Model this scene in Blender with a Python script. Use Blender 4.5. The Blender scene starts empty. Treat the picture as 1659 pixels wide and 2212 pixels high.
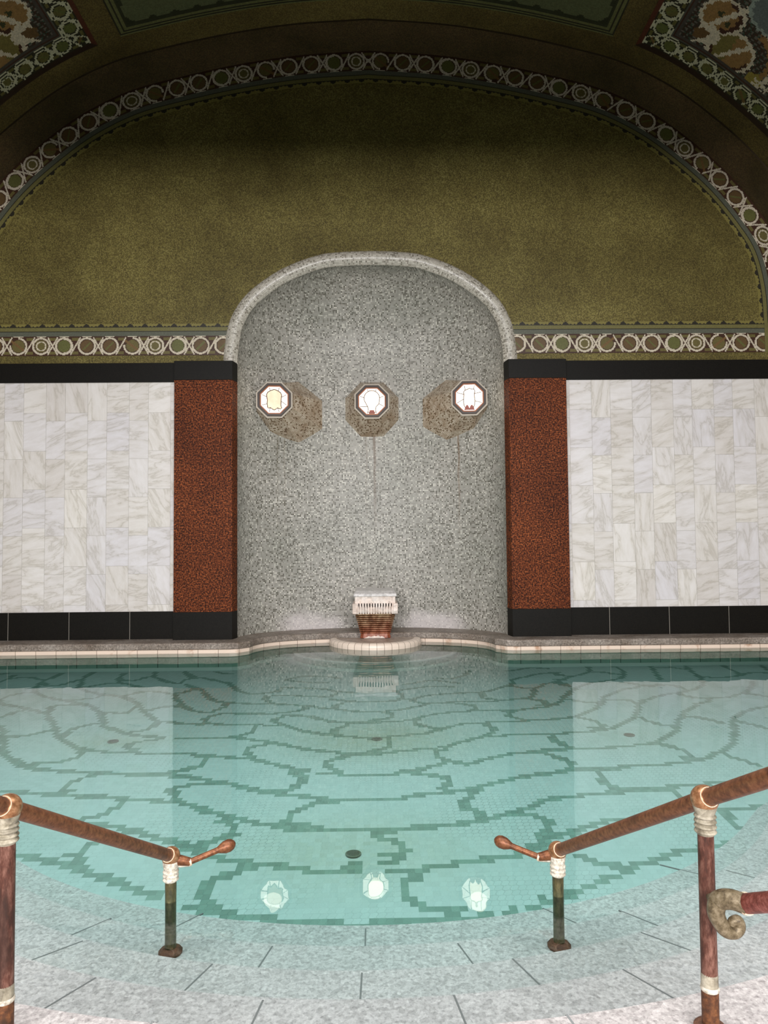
import bpy, math, random
import numpy as np
from mathutils import Vector, Matrix
random.seed(7); RNG = np.random.default_rng(7)
S = bpy.context.scene
COL = S.collection
PI = math.pi

# ------------------------------------------------------------------ helpers
def lin(r, g, b):
    f = lambda c: (c/255/12.92) if c/255 <= .04045 else ((c/255+.055)/1.055)**2.4
    return (f(r), f(g), f(b), 1.0)

def lina(a):
    a = np.asarray(a, float)/255
    return np.where(a <= .04045, a/12.92, ((a+.055)/1.055)**2.4)

def mesh_obj(name, verts, faces, mat=None, parent=None, smooth=False, uv=None, col=None, mats=None, midx=None):
    me = bpy.data.meshes.new(name)
    me.from_pydata([tuple(map(float, v)) for v in verts], [], [tuple(int(i) for i in f) for f in faces])
    if mats:
        for m in mats: me.materials.append(m)
        if midx is not None:
            me.polygons.foreach_set('material_index', np.asarray(midx, dtype=np.int32))
    elif mat: me.materials.append(mat)
    if uv is not None:                       # per vertex uv
        l = me.uv_layers.new(name='UVMap')
        vi = np.empty(len(me.loops), dtype=np.int32); me.loops.foreach_get('vertex_index', vi)
        l.data.foreach_set('uv', np.asarray(uv, dtype=np.float32)[vi].ravel())
    if col is not None:                      # per face colour (linear)
        a = me.color_attributes.new(name='Col', type='FLOAT_COLOR', domain='CORNER')
        cnt = np.empty(len(me.polygons), dtype=np.int32); me.polygons.foreach_get('loop_total', cnt)
        c = np.asarray(col, dtype=np.float32)
        if c.shape[1] == 3: c = np.c_[c, np.ones(len(c), dtype=np.float32)]
        a.data.foreach_set('color', np.repeat(c, cnt, axis=0).ravel())
    if smooth: me.polygons.foreach_set('use_smooth', [True]*len(me.polygons))
    me.update()
    o = bpy.data.objects.new(name, me); COL.objects.link(o)
    if parent: o.parent = parent; o.matrix_parent_inverse = parent.matrix_world.inverted()
    return o

def empty(name, loc, label, cat, group=None):
    o = bpy.data.objects.new(name, None); o.location = loc; COL.objects.link(o)
    o.empty_display_size = .1
    o.matrix_world = Matrix.Translation(loc)
    o['label'] = label; o['category'] = cat
    if group: o['group'] = group
    return o

def tag(o, label, cat, group=None):
    o['label'] = label; o['category'] = cat
    if group: o['group'] = group
    return o

def struct(o): o['kind'] = 'structure'; return o

class MB:
    def __init__(s): s.v = []; s.f = []
    def add(s, v, f):
        n = len(s.v); s.v += [tuple(p) for p in v]; s.f += [tuple(i+n for i in q) for q in f]; return s
    def box(s, x0, x1, y0, y1, z0, z1):
        return s.add([(x0,y0,z0),(x1,y0,z0),(x1,y1,z0),(x0,y1,z0),(x0,y0,z1),(x1,y0,z1),(x1,y1,z1),(x0,y1,z1)],
                     [(0,3,2,1),(4,5,6,7),(0,1,5,4),(1,2,6,5),(2,3,7,6),(3,0,4,7)])
    def loft(s, loops, cap=True):
        n = len(loops[0]); v = [p for l in loops for p in l]; f = []
        for i in range(len(loops)-1):
            for j in range(n):
                k = (j+1) % n
                f.append((i*n+j, i*n+k, (i+1)*n+k, (i+1)*n+j))
        if cap:
            f.append(tuple(range(n))[::-1]); f.append(tuple((len(loops)-1)*n+j for j in range(n)))
        return s.add(v, f)
    def tube(s, pts, r, n=16, cap=True):
        pts = [Vector(p) for p in pts]; rs = r if hasattr(r, '__len__') else [r]*len(pts)
        loops = []; up = None
        for i, p in enumerate(pts):
            t = (pts[min(i+1, len(pts)-1)]-pts[max(i-1, 0)]).normalized()
            if up is None:
                a = Vector((0,0,1)) if abs(t.z) < .9 else Vector((1,0,0))
                up = (a - t*a.dot(t)).normalized()
            else: up = (up - t*up.dot(t)).normalized()
            w = t.cross(up)
            loops.append([p + (up*math.cos(2*PI*k/n) + w*math.sin(2*PI*k/n))*rs[i] for k in range(n)])
        return s.loft(loops, cap)
    def lathe(s, c, prof, n=32, cap=True):          # prof: (r, z)
        return s.loft([[(c[0]+r*math.cos(2*PI*k/n), c[1]+r*math.sin(2*PI*k/n), c[2]+z) for k in range(n)] for r, z in prof], cap)
    def ball(s, c, r, n=24, m=14, sc=(1,1,1)):
        return s.loft([[(c[0]+sc[0]*r*math.sin(a)*math.cos(2*PI*k/n), c[1]+sc[1]*r*math.sin(a)*math.sin(2*PI*k/n), c[2]-sc[2]*r*math.cos(a)) for k in range(n)]
                       for a in [PI*(i+.02)/(m+.04) for i in range(m+1)]])
    def build(s, name, mat, parent=None, smooth=False, bevel=0, uv=None):
        o = mesh_obj(name, s.v, s.f, mat, parent, smooth, uv)
        if bevel:
            b = o.modifiers.new('bevel', 'BEVEL'); b.width = bevel; b.segments = 2; b.limit_method = 'ANGLE'
        if smooth:
            try:
                o.data.set_sharp_from_angle(angle=math.radians(50))
            except Exception: pass
        return o

def spline(P, n=16):
    P = np.array(P, float); Q = np.vstack([2*P[0]-P[1], P, 2*P[-1]-P[-2]]); out = []
    for i in range(1, len(Q)-2):
        a, b, c, d = Q[i-1:i+3]
        for t in np.arange(n)/n:
            out.append(.5*(2*b+(-a+c)*t+(2*a-5*b+4*c-d)*t*t+(-a+3*b-3*c+d)*t**3))
    out.append(P[-1]); return np.array(out)

def sym(half):                # half curve from x=0 outwards -> full curve left to right
    return np.vstack([half[::-1]*[-1, 1], half[1:]])

def resample(C, step=None, n=None):
    d = np.r_[0, np.cumsum(np.linalg.norm(np.diff(C, axis=0), axis=1))]
    if n is None: n = int(round(d[-1]/step))
    t = np.linspace(0, d[-1], n+1)
    return np.c_[[np.interp(t, d, C[:, k]) for k in range(C.shape[1])]].T, t

def normals(C):
    T = np.gradient(C, axis=0); T /= np.linalg.norm(T, axis=1)[:, None]
    return np.c_[-T[:, 1], T[:, 0]]

def grid_faces(nu, nv):
    i = np.arange(nu)[:, None]*(nv+1)+np.arange(nv)[None, :]
    i = i.ravel(); return np.c_[i, i+nv+1, i+nv+2, i+1]

# ------------------------------------------------------------------ materials
class NB:
    def __init__(s, name):
        s.m = bpy.data.materials.new(name); s.m.use_nodes = True; s.t = s.m.node_tree; s.t.nodes.clear()
        s.out = s.n('ShaderNodeOutputMaterial')
    def n(s, ty, **k):
        n = s.t.nodes.new(ty)
        for a, b in k.items(): setattr(n, a, b)
        return n
    def l(s, a, b): s.t.links.new(a, b); return b
    def setin(s, n, i, v):
        if hasattr(v, 'is_linked') or isinstance(v, bpy.types.NodeSocket): s.l(v, n.inputs[i])
        else: n.inputs[i].default_value = v
    def math(s, op, a, b=0., c=0.):
        n = s.n('ShaderNodeMath', operation=op)
        for i, v in enumerate((a, b, c)): s.setin(n, i, v)
        return n.outputs[0]
    def noise(s, vec, scale, detail=2, rough=.5, dist=0.):
        n = s.n('ShaderNodeTexNoise'); s.l(vec, n.inputs['Vector'])
        n.inputs['Scale'].default_value = scale; n.inputs['Detail'].default_value = detail
        n.inputs['Roughness'].default_value = rough; n.inputs['Distortion'].default_value = dist
        return n.outputs[0]
    def white(s, vec):
        n = s.n('ShaderNodeTexWhiteNoise', noise_dimensions='3D'); s.l(vec, n.inputs['Vector']); return n.outputs[0]
    def ramp(s, fac, stops, const=False):
        n = s.n('ShaderNodeValToRGB'); s.l(fac, n.inputs[0]); r = n.color_ramp
        r.interpolation = 'CONSTANT' if const else 'LINEAR'
        while len(r.elements) < len(stops): r.elements.new(.5)
        for e, (p, c) in zip(r.elements, stops): e.position = p; e.color = c
        return n.outputs[0]
    def mix(s, f, a, b, mode='MIX'):
        n = s.n('ShaderNodeMix', data_type='RGBA', blend_type=mode)
        s.setin(n, 0, f); s.setin(n, 6, a); s.setin(n, 7, b); return n.outputs[2]
    def coord(s, which='Object'): return s.n('ShaderNodeTexCoord').outputs[which]
    def vmath(s, op, a, b=(0,0,0)):
        n = s.n('ShaderNodeVectorMath', operation=op); s.setin(n, 0, a); s.setin(n, 1, b); return n.outputs[0]
    def sep(s, v): n = s.n('ShaderNodeSeparateXYZ'); s.l(v, n.inputs[0]); return n.outputs
    def bsdf(s, col, rough=.5, spec=.5, metal=0., bump=None, bstr=.3, bdist=.01, coat=0.):
        b = s.n('ShaderNodeBsdfPrincipled')
        s.setin(b, 'Base Color', col); s.setin(b, 'Roughness', rough); s.setin(b, 'Metallic', metal)
        b.inputs['Specular IOR Level'].default_value = spec; b.inputs['Coat Weight'].default_value = coat
        if bump is not None:
            bn = s.n('ShaderNodeBump'); bn.inputs['Strength'].default_value = bstr; bn.inputs['Distance'].default_value = bdist
            s.l(bump, bn.inputs['Height']); s.l(bn.outputs[0], b.inputs['Normal'])
        s.l(b.outputs[0], s.out.inputs[0]); return s.m

def m_plain(name, c, rough=.5, **k):
    b = NB(name); return b.bsdf(lin(*c), rough, **k)

def m_mosaic(name, cell, stops, grout, gw=.14, uv=True, rough=.35, tone=None, streaks=None, bstr=.25, spec=.5, scale_band=False):
    """small square tesserae; colours picked per tile; optional broad tone noise"""
    b = NB(name); co = b.coord('UV' if uv else 'Object')
    sc = b.vmath('SCALE', co); sc.node.inputs['Scale'].default_value = 1/cell
    if not uv:                                    # wall plane: use x,z
        x, y, z = b.sep(sc); cb = b.n('ShaderNodeCombineXYZ'); b.l(x, cb.inputs[0]); b.l(z, cb.inputs[1]); sc = cb.outputs[0]
    fl = b.vmath('FLOOR', sc); r = b.white(fl)
    col = b.ramp(r, stops, True)
    x, y, z = b.sep(sc)
    fx = b.math('ABSOLUTE', b.math('SUBTRACT', b.math('FRACT', x), .5)); fy = b.math('ABSOLUTE', b.math('SUBTRACT', b.math('FRACT', y), .5))
    edge = b.math('GREATER_THAN', b.math('MAXIMUM', fx, fy), .5-gw/2)
    if tone:
        for scale, lo, hi, p0, p1 in tone:
            n = b.noise(b.coord('Object'), scale, 4, .6)
            t = b.ramp(n, [(p0, lin(*lo)), (p1, lin(*hi))])
            col = b.mix(1., col, t, 'MULTIPLY')
    col = b.mix(edge, col, lin(*grout))
    if streaks:
        u, v, _ = b.sep(co)
        for u0, w, v1, amt, c in streaks:
            wob = b.math('MULTIPLY', b.math('SUBTRACT', b.noise(co, 3., 2), .5), .05)
            du = b.math('ABSOLUTE', b.math('SUBTRACT', b.math('ADD', u, wob), u0))
            near = b.n('ShaderNodeMapRange'); b.l(du, near.inputs[0]); near.inputs[1].default_value = w; near.inputs[2].default_value = w*.3
            near.inputs[3].default_value = 0; near.inputs[4].default_value = 1
            fade = b.n('ShaderNodeMapRange'); b.l(v, fade.inputs[0]); fade.inputs[1].default_value = v1-1.6; fade.inputs[2].default_value = v1
            below = b.math('LESS_THAN', v, v1+.25)
            f = b.math('MULTIPLY', b.math('MULTIPLY', near.outputs[0], fade.outputs[0]), b.math('MULTIPLY', below, amt))
            col = b.mix(f, col, lin(*c))
    if scale_band:
        u, v, _ = b.sep(co)
        a1 = b.n('ShaderNodeMapRange'); b.l(b.math('ADD', v, b.math('MULTIPLY', b.math('SUBTRACT', b.noise(co, 2.2, 4), .5), .5)), a1.inputs[0])
        a1.inputs[1].default_value = .44; a1.inputs[2].default_value = .26
        a2 = b.n('ShaderNodeMapRange'); b.l(b.math('ABSOLUTE', b.math('SUBTRACT', b.math('ABSOLUTE', u), .95)), a2.inputs[0])
        a2.inputs[1].default_value = .62; a2.inputs[2].default_value = .3
        f = b.math('MULTIPLY', b.math('MULTIPLY', a1.outputs[0], a2.outputs[0]), .62)
        col = b.mix(f, col, lin(214,206,206))
    return b.bsdf(col, rough, spec, bump=b.math('SUBTRACT', 1., edge), bstr=bstr, bdist=.002)

def m_cells(name, rough=.4, fine=.0, bscale=90):
    """per-face coloured tesserae"""
    b = NB(name); a = b.n('ShaderNodeAttribute', attribute_name='Col'); col = a.outputs['Color']
    n = b.noise(b.coord('Object'), bscale, 2)
    t = b.ramp(n, [(.3, (1-fine,)*3+(1,)), (.7, (1+fine*.3,)*3+(1,))])
    return b.bsdf(b.mix(1., col, t, 'MULTIPLY'), rough, .4)

def m_speckle(name, stops, scale, rough=.4, tone=None, spec=.4, detail=3, joints=None, bstr=.1):
    b = NB(name); co = b.coord('Object')
    n = b.noise(co, scale, detail, .7)
    col = b.ramp(n, stops)
    v = b.n('ShaderNodeTexVoronoi'); b.l(co, v.inputs['Vector']); v.inputs['Scale'].default_value = scale*.9
    g = b.ramp(b.sep(v.outputs['Color'])[0], [(0., (.78,.78,.78,1)), (.5, (1,1,1,1)), (1., (1.12,1.12,1.12,1))])
    col = b.mix(1., col, g, 'MULTIPLY')
    if tone:
        sc, lo, hi = tone; col = b.mix(1., col, b.ramp(b.noise(co, sc, 4, .6), [(.3, lin(*lo)), (.7, lin(*hi))]), 'MULTIPLY')
    return b.bsdf(col, rough, spec, bump=n, bstr=bstr, bdist=.002)

def m_coursed(name, c, joint, pitch, w, rough=.35, var=.08, vj=None, dirt=None):
    """glazed tiles laid end to end along u (metres), joint every pitch"""
    b = NB(name); co = b.coord('UV'); u, v, _ = b.sep(co)
    k = b.math('DIVIDE', u, pitch); fr = b.math('ABSOLUTE', b.math('SUBTRACT', b.math('FRACT', k), .5))
    e = b.math('GREATER_THAN', fr, .5-w/pitch/2)
    cb = b.n('ShaderNodeCombineXYZ'); b.l(b.math('FLOOR', k), cb.inputs[0])
    r = b.white(cb.outputs[0])
    col = b.ramp(r, [(0, tuple(x*(1-var) for x in lin(*c)[:3])+(1,)), (1, lin(*c))])
    if dirt:
        n = b.noise(b.coord('Object'), dirt[0], 4, .65); col = b.mix(b.ramp(n, [(dirt[1], (0,0,0,1)), (dirt[2], (1,1,1,1))]), col, lin(*dirt[3]))
    if vj:
        e2 = b.math('LESS_THAN', b.math('ABSOLUTE', b.math('SUBTRACT', v, vj)), w/2); e = b.math('MAXIMUM', e, e2)
    col = b.mix(e, col, lin(*joint))
    return b.bsdf(col, rough, .5)
EXPO = 0.0

# ------------------------------------------------------------------ measures of the hall (metres, water level z = 0)
YW = 10.05                      # back wall plane
NA, ND = 1.95, 1.05              # niche half width and depth
YP = 9.60                       # pool edge in front of the wall
XS = 6.22                       # side walls

G = dict
M = G(
 olive = m_mosaic('olive_mosaic', .014, [(0, lin(120,112,62)), (.3, lin(136,128,72)), (.55, lin(104,96,52)), (.78, lin(152,144,88)), (.93, lin(86,78,42))],
                  (92,84,50), .1, uv=False, rough=.55, tone=[(.5, (196,188,172), (255,250,245), .36, .64), (2.6, (226,222,218), (250,250,250), .35, .65)], bstr=.1, spec=.25),
 vault = m_mosaic('vault_mosaic', .014, [(0, lin(112,98,58)), (.3, lin(126,110,62)), (.6, lin(98,84,48)), (.85, lin(136,122,72))],
                  (84,74,46), .1, uv=True, rough=.55, tone=[(.5, (165,155,140), (255,250,240), .35, .65)], bstr=.1, spec=.25),
 rib = m_mosaic('arch_band_mosaic', .014, [(0, lin(92,76,52)), (.3, lin(104,84,56)), (.6, lin(82,66,46)), (.85, lin(112,96,62))],
                  (70,58,42), .1, uv=True, rough=.55, tone=[(.7, (165,165,140), (255,245,240), .35, .65)], bstr=.1, spec=.25),
 niche = m_mosaic('niche_mosaic', .0232, [(0, lin(172,168,160)), (.30, lin(160,157,149)), (.50, lin(180,176,169)), (.67, lin(98,95,85)), (.80, lin(130,126,116)), (.885, lin(218,214,204))],
                  (146,142,134), .16, rough=.45, scale_band=True, tone=[(1.1, (225,228,225), (255,255,255), .35, .65)],
                  streaks=[(.045, .03, 3.05, .75, (96,74,52)), (-.09, .022, 3.0, .45, (110,100,84)), (-1.52, .02, 2.95, .5, (100,92,74)), (-1.40, .018, 2.95, .4, (104,92,74)), (1.40, .022, 3.05, .7, (112,86,60))]),
 archtrim = m_mosaic('arch_trim_mosaic', .0232, [(0, lin(196,190,178)), (.35, lin(180,174,162)), (.6, lin(210,204,192)), (.78, lin(130,124,112)), (.9, lin(154,146,134))],
                  (150,144,132), .16, rough=.3),
 housing = m_mosaic('lamp_housing_mosaic', .021, [(0, lin(200,188,168)), (.3, lin(186,174,154)), (.55, lin(212,200,182)), (.76, lin(112,92,68)), (.9, lin(218,206,190))],
                  (140,118,96), .18, rough=.18, spec=.8, tone=[(6., (196,180,165), (255,255,255), .35, .6)]),
 frieze = m_cells('ring_frieze_tesserae', .45, .25),
 floor = None,
 black = m_speckle('black_stone', [(.3, lin(9,8,6)), (.7, lin(24,21,16))], 60, .5, spec=.16),
 granite = m_speckle('red_brown_granite', [(.36, lin(24,12,6)), (.46, lin(74,34,16)), (.54, lin(126,62,30)), (.66, lin(172,98,54))], 46, .6, tone=(1.2, (205,200,200), (255,255,255)), detail=3, spec=.15),
 step = m_speckle('pale_granite', [(.32, lin(180,178,179)), (.45, lin(212,210,210)), (.58, lin(224,222,222)), (.74, lin(244,243,242))], 70, .5, tone=(.9, (226,228,228), (255,255,255)), spec=.3),
 step_dry = m_speckle('dry_pale_granite', [(.32, lin(158,152,150)), (.45, lin(190,184,182)), (.58, lin(202,197,194)), (.74, lin(226,221,218))], 70, .5, tone=(.9, (226,226,228), (255,255,255)), spec=.2),
 coping = m_speckle('grey_coping_stone', [(.3, lin(108,98,90)), (.5, lin(150,140,131)), (.72, lin(188,178,168))], 46, .5, tone=(3., (190,180,170), (255,255,255))),
 cream = m_coursed('cream_glazed_tile', (236,214,196), (120,96,80), .275, .006, dirt=(5, .56, .72, (190,150,122))),
 pooltile = m_coursed('pool_wall_tile', (176,206,188), (40,66,54), .275, .008, dirt=(3, .5, .75, (120,150,134))),
 cove = m_plain('white_cove_tile', (250,250,244), .3),
 mortar = m_plain('pale_mortar', (150,144,134), .8),
 joint = m_plain('dark_joint', (128,131,131), .8),
 jointpale = m_plain('pale_joint', (236,234,228), .8),
)

def m_marble():
    b = NB('veined_white_marble'); a = b.n('ShaderNodeAttribute', attribute_name='Col'); c = a.outputs['Color']
    co = b.vmath('ADD', b.coord('Object'), b.vmath('MULTIPLY', c, (37, 11, 53)))
    r, g, bl = b.sep(c)
    rot = b.n('ShaderNodeVectorRotate', rotation_type='Y_AXIS'); b.l(co, rot.inputs['Vector'])
    b.l(b.math('ADD', b.math('MULTIPLY', b.math('GREATER_THAN', r, .55), 1.5), b.math('MULTIPLY', bl, .5)), rot.inputs['Angle'])
    st = b.vmath('MULTIPLY', rot.outputs[0], (1.0, 1.0, 3.6))
    n1 = b.noise(st, 1.3, 6, .6, .5); n2 = b.noise(st, 5., 5, .6, .4)
    base = b.ramp(g, [(0, lin(216,210,206)), (.35, lin(226,221,217)), (.7, lin(220,216,219)), (1, lin(231,226,221))])
    v1 = b.ramp(n1, [(.40, (1,1,1,1)), (.475, lin(246,245,242)), (.505, lin(226,224,218)), (.53, lin(247,246,244)), (.62, (1,1,1,1))])
    v2 = b.ramp(n2, [(.35, lin(247,246,244)), (.6, (1,1,1,1))])
    return b.bsdf(b.mix(1., b.mix(1., base, v1, 'MULTIPLY'), v2, 'MULTIPLY'), .3, .4)
M['marble'] = m_marble()

def m_floor():
    b = NB('pool_floor_tiles'); a = b.n('ShaderNodeAttribute', attribute_name='Col')
    co = b.coord('UV'); u, v, _ = b.sep(co)
    wob = b.math('MULTIPLY', b.math('SINE', b.math('MULTIPLY', v, 2*PI)), .13)
    fu = b.math('ABSOLUTE', b.math('SUBTRACT', b.math('FRACT', b.math('ADD', u, wob)), .5))
    wob2 = b.math('MULTIPLY', b.math('SINE', b.math('MULTIPLY', u, 2*PI)), .05)
    fv = b.math('ABSOLUTE', b.math('SUBTRACT', b.math('FRACT', b.math('ADD', v, wob2)), .5))
    e = b.math('GREATER_THAN', b.math('MAXIMUM', fu, fv), .462)
    patch = b.ramp(b.noise(b.coord('Object'), 1.1, 3, .6), [(.42, (.06,.06,.06,1)), (.66, (.55,.55,.55,1))])
    col = b.mix(b.math('MULTIPLY', e, patch), a.outputs['Color'], lin(96,112,106))
    t = b.ramp(b.noise(b.coord('Object'), .8, 3), [(.3, (.93,.95,.95,1)), (.7, (1,1,1,1))])
    return b.bsdf(b.mix(1., col, t, 'MULTIPLY'), .5, .2)
M['floor'] = m_floor()

def m_water():
    b = NB('clear_pool_water')
    fr = b.n('ShaderNodeFresnel'); fr.inputs[0].default_value = 1.333
    tr = b.n('ShaderNodeBsdfTransparent'); gl = b.n('ShaderNodeBsdfGlossy'); gl.inputs['Roughness'].default_value = 0.0
    gl.inputs['Color'].default_value = (1,1,1,1)
    co = b.coord('Object')
    n = b.noise(b.vmath('MULTIPLY', co, (1., 1., 1.)), 3.2, 2, .45)
    bp = b.n('ShaderNodeBump'); bp.inputs['Strength'].default_value = 1.; bp.inputs['Distance'].default_value = .0010
    b.l(n, bp.inputs['Height']); b.l(bp.outputs[0], gl.inputs['Normal'])
    mx = b.n('ShaderNodeMixShader'); b.l(fr.outputs[0], mx.inputs[0]); b.l(tr.outputs[0], mx.inputs[1]); b.l(gl.outputs[0], mx.inputs[2])
    b.l(mx.outputs[0], b.out.inputs[0])
    va = b.n('ShaderNodeVolumeAbsorption'); va.inputs['Color'].default_value = (.0, .81, .715, 1); va.inputs['Density'].default_value = .35
    b.l(va.outputs[0], b.out.inputs['Volume'])
    return b.m
M['water'] = m_water()

def m_pipe(name, top, mid, dark, z_green=None, metal=.4, rough=.42, sz=1.):
    b = NB(name); co = b.n('ShaderNodeNewGeometry').outputs['Position']
    st = b.vmath('MULTIPLY', co, (1., 1., sz))
    n = b.noise(st, 60, 5, .7); n2 = b.noise(st, 9, 3, .6)
    col = b.ramp(n, [(.3, lin(*dark)), (.48, lin(*mid)), (.68, lin(*top))])
    col = b.mix(b.ramp(n2, [(.56, (0,0,0,1)), (.66, (.7,.7,.7,1))]), col, lin(*dark))
    if z_green is not None:
        x, y, z = b.sep(co); mr = b.n('ShaderNodeMapRange'); b.l(b.math('ADD', z, b.math('MULTIPLY', b.math('SUBTRACT', n2, .5), .12)), mr.inputs[0])
        mr.inputs[1].default_value = z_green[0]; mr.inputs[2].default_value = z_green[1]
        g = b.ramp(n, [(.3, lin(38,44,30)), (.5, lin(74,80,54)), (.72, lin(112,112,78))])
        col = b.mix(mr.outputs[0], g, col)
    return b.bsdf(col, rough, .5, metal, bump=n, bstr=.15, bdist=.001)
M['rail'] = m_pipe('aged_copper_pipe', (150,98,64), (122,74,46), (80,46,28))
M['ball'] = m_pipe('brassy_copper', (196,150,112), (160,112,76), (110,70,44), metal=.5, rough=.3)
M['post_far'] = m_pipe('verdigris_post', (130,100,60), (96,72,40), (58,46,28), z_green=(-.04, .2), metal=.3, sz=.4)
M['post_near'] = m_pipe('maroon_copper_post', (138,98,84), (88,50,38), (48,28,20), metal=.25, rough=.5, sz=.3)
M['post_foot'] = m_pipe('rusty_brown_pipe', (132,84,48), (92,54,30), (52,32,18), metal=.2, rough=.6)
M['rail_low'] = m_pipe('maroon_copper_rail', (178,108,98), (134,66,56), (92,40,32), metal=.4, rough=.45)
M['flange'] = m_pipe('rust_flange', (130,90,68), (104,70,54), (70,48,38), metal=.1, rough=.7)
M['scroll'] = m_pipe('tarnished_bronze', (150,136,112), (112,98,74), (64,52,36), metal=.3, rough=.5)
M['scale'] = m_speckle('limescale_crust', [(.3, lin(150,138,122)), (.5, lin(206,196,180)), (.7, lin(236,228,214))], 90, .6)
M['scale_dark'] = m_speckle('grey_scale_rings', [(.3, lin(96,88,72)), (.5, lin(146,138,120)), (.72, lin(186,178,160))], 26, .5)
M['brass_ring'] = m_plain('pale_brass_seam', (236,208,180), .4, metal=.2)
M['bronze'] = m_plain('dark_bronze_frame', (34,22,14), .4, metal=.3)
M['lead'] = m_plain('lead_came', (92,70,52), .5)

def m_emit(name, c, s, c2=None):
    b = NB(name); e = b.n('ShaderNodeEmission'); e.inputs[1].default_value = s
    if c2:
        n = b.noise(b.coord('Object'), 9., 3); b.l(b.ramp(n, [(.35, lin(*c)), (.65, lin(*c2))]), e.inputs[0])
    else: e.inputs[0].default_value = lin(*c)
    b.l(e.outputs[0], b.out.inputs[0]); return b.m
M['pane'] = m_emit('lit_milk_glass', (255,246,232), 4.)
M['pane_warm'] = m_emit('lit_cream_glass', (255,222,190), 1.25, (255,240,208))
M['pane_warm2'] = m_emit('lit_white_glass', (255,236,212), 5.)

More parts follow.
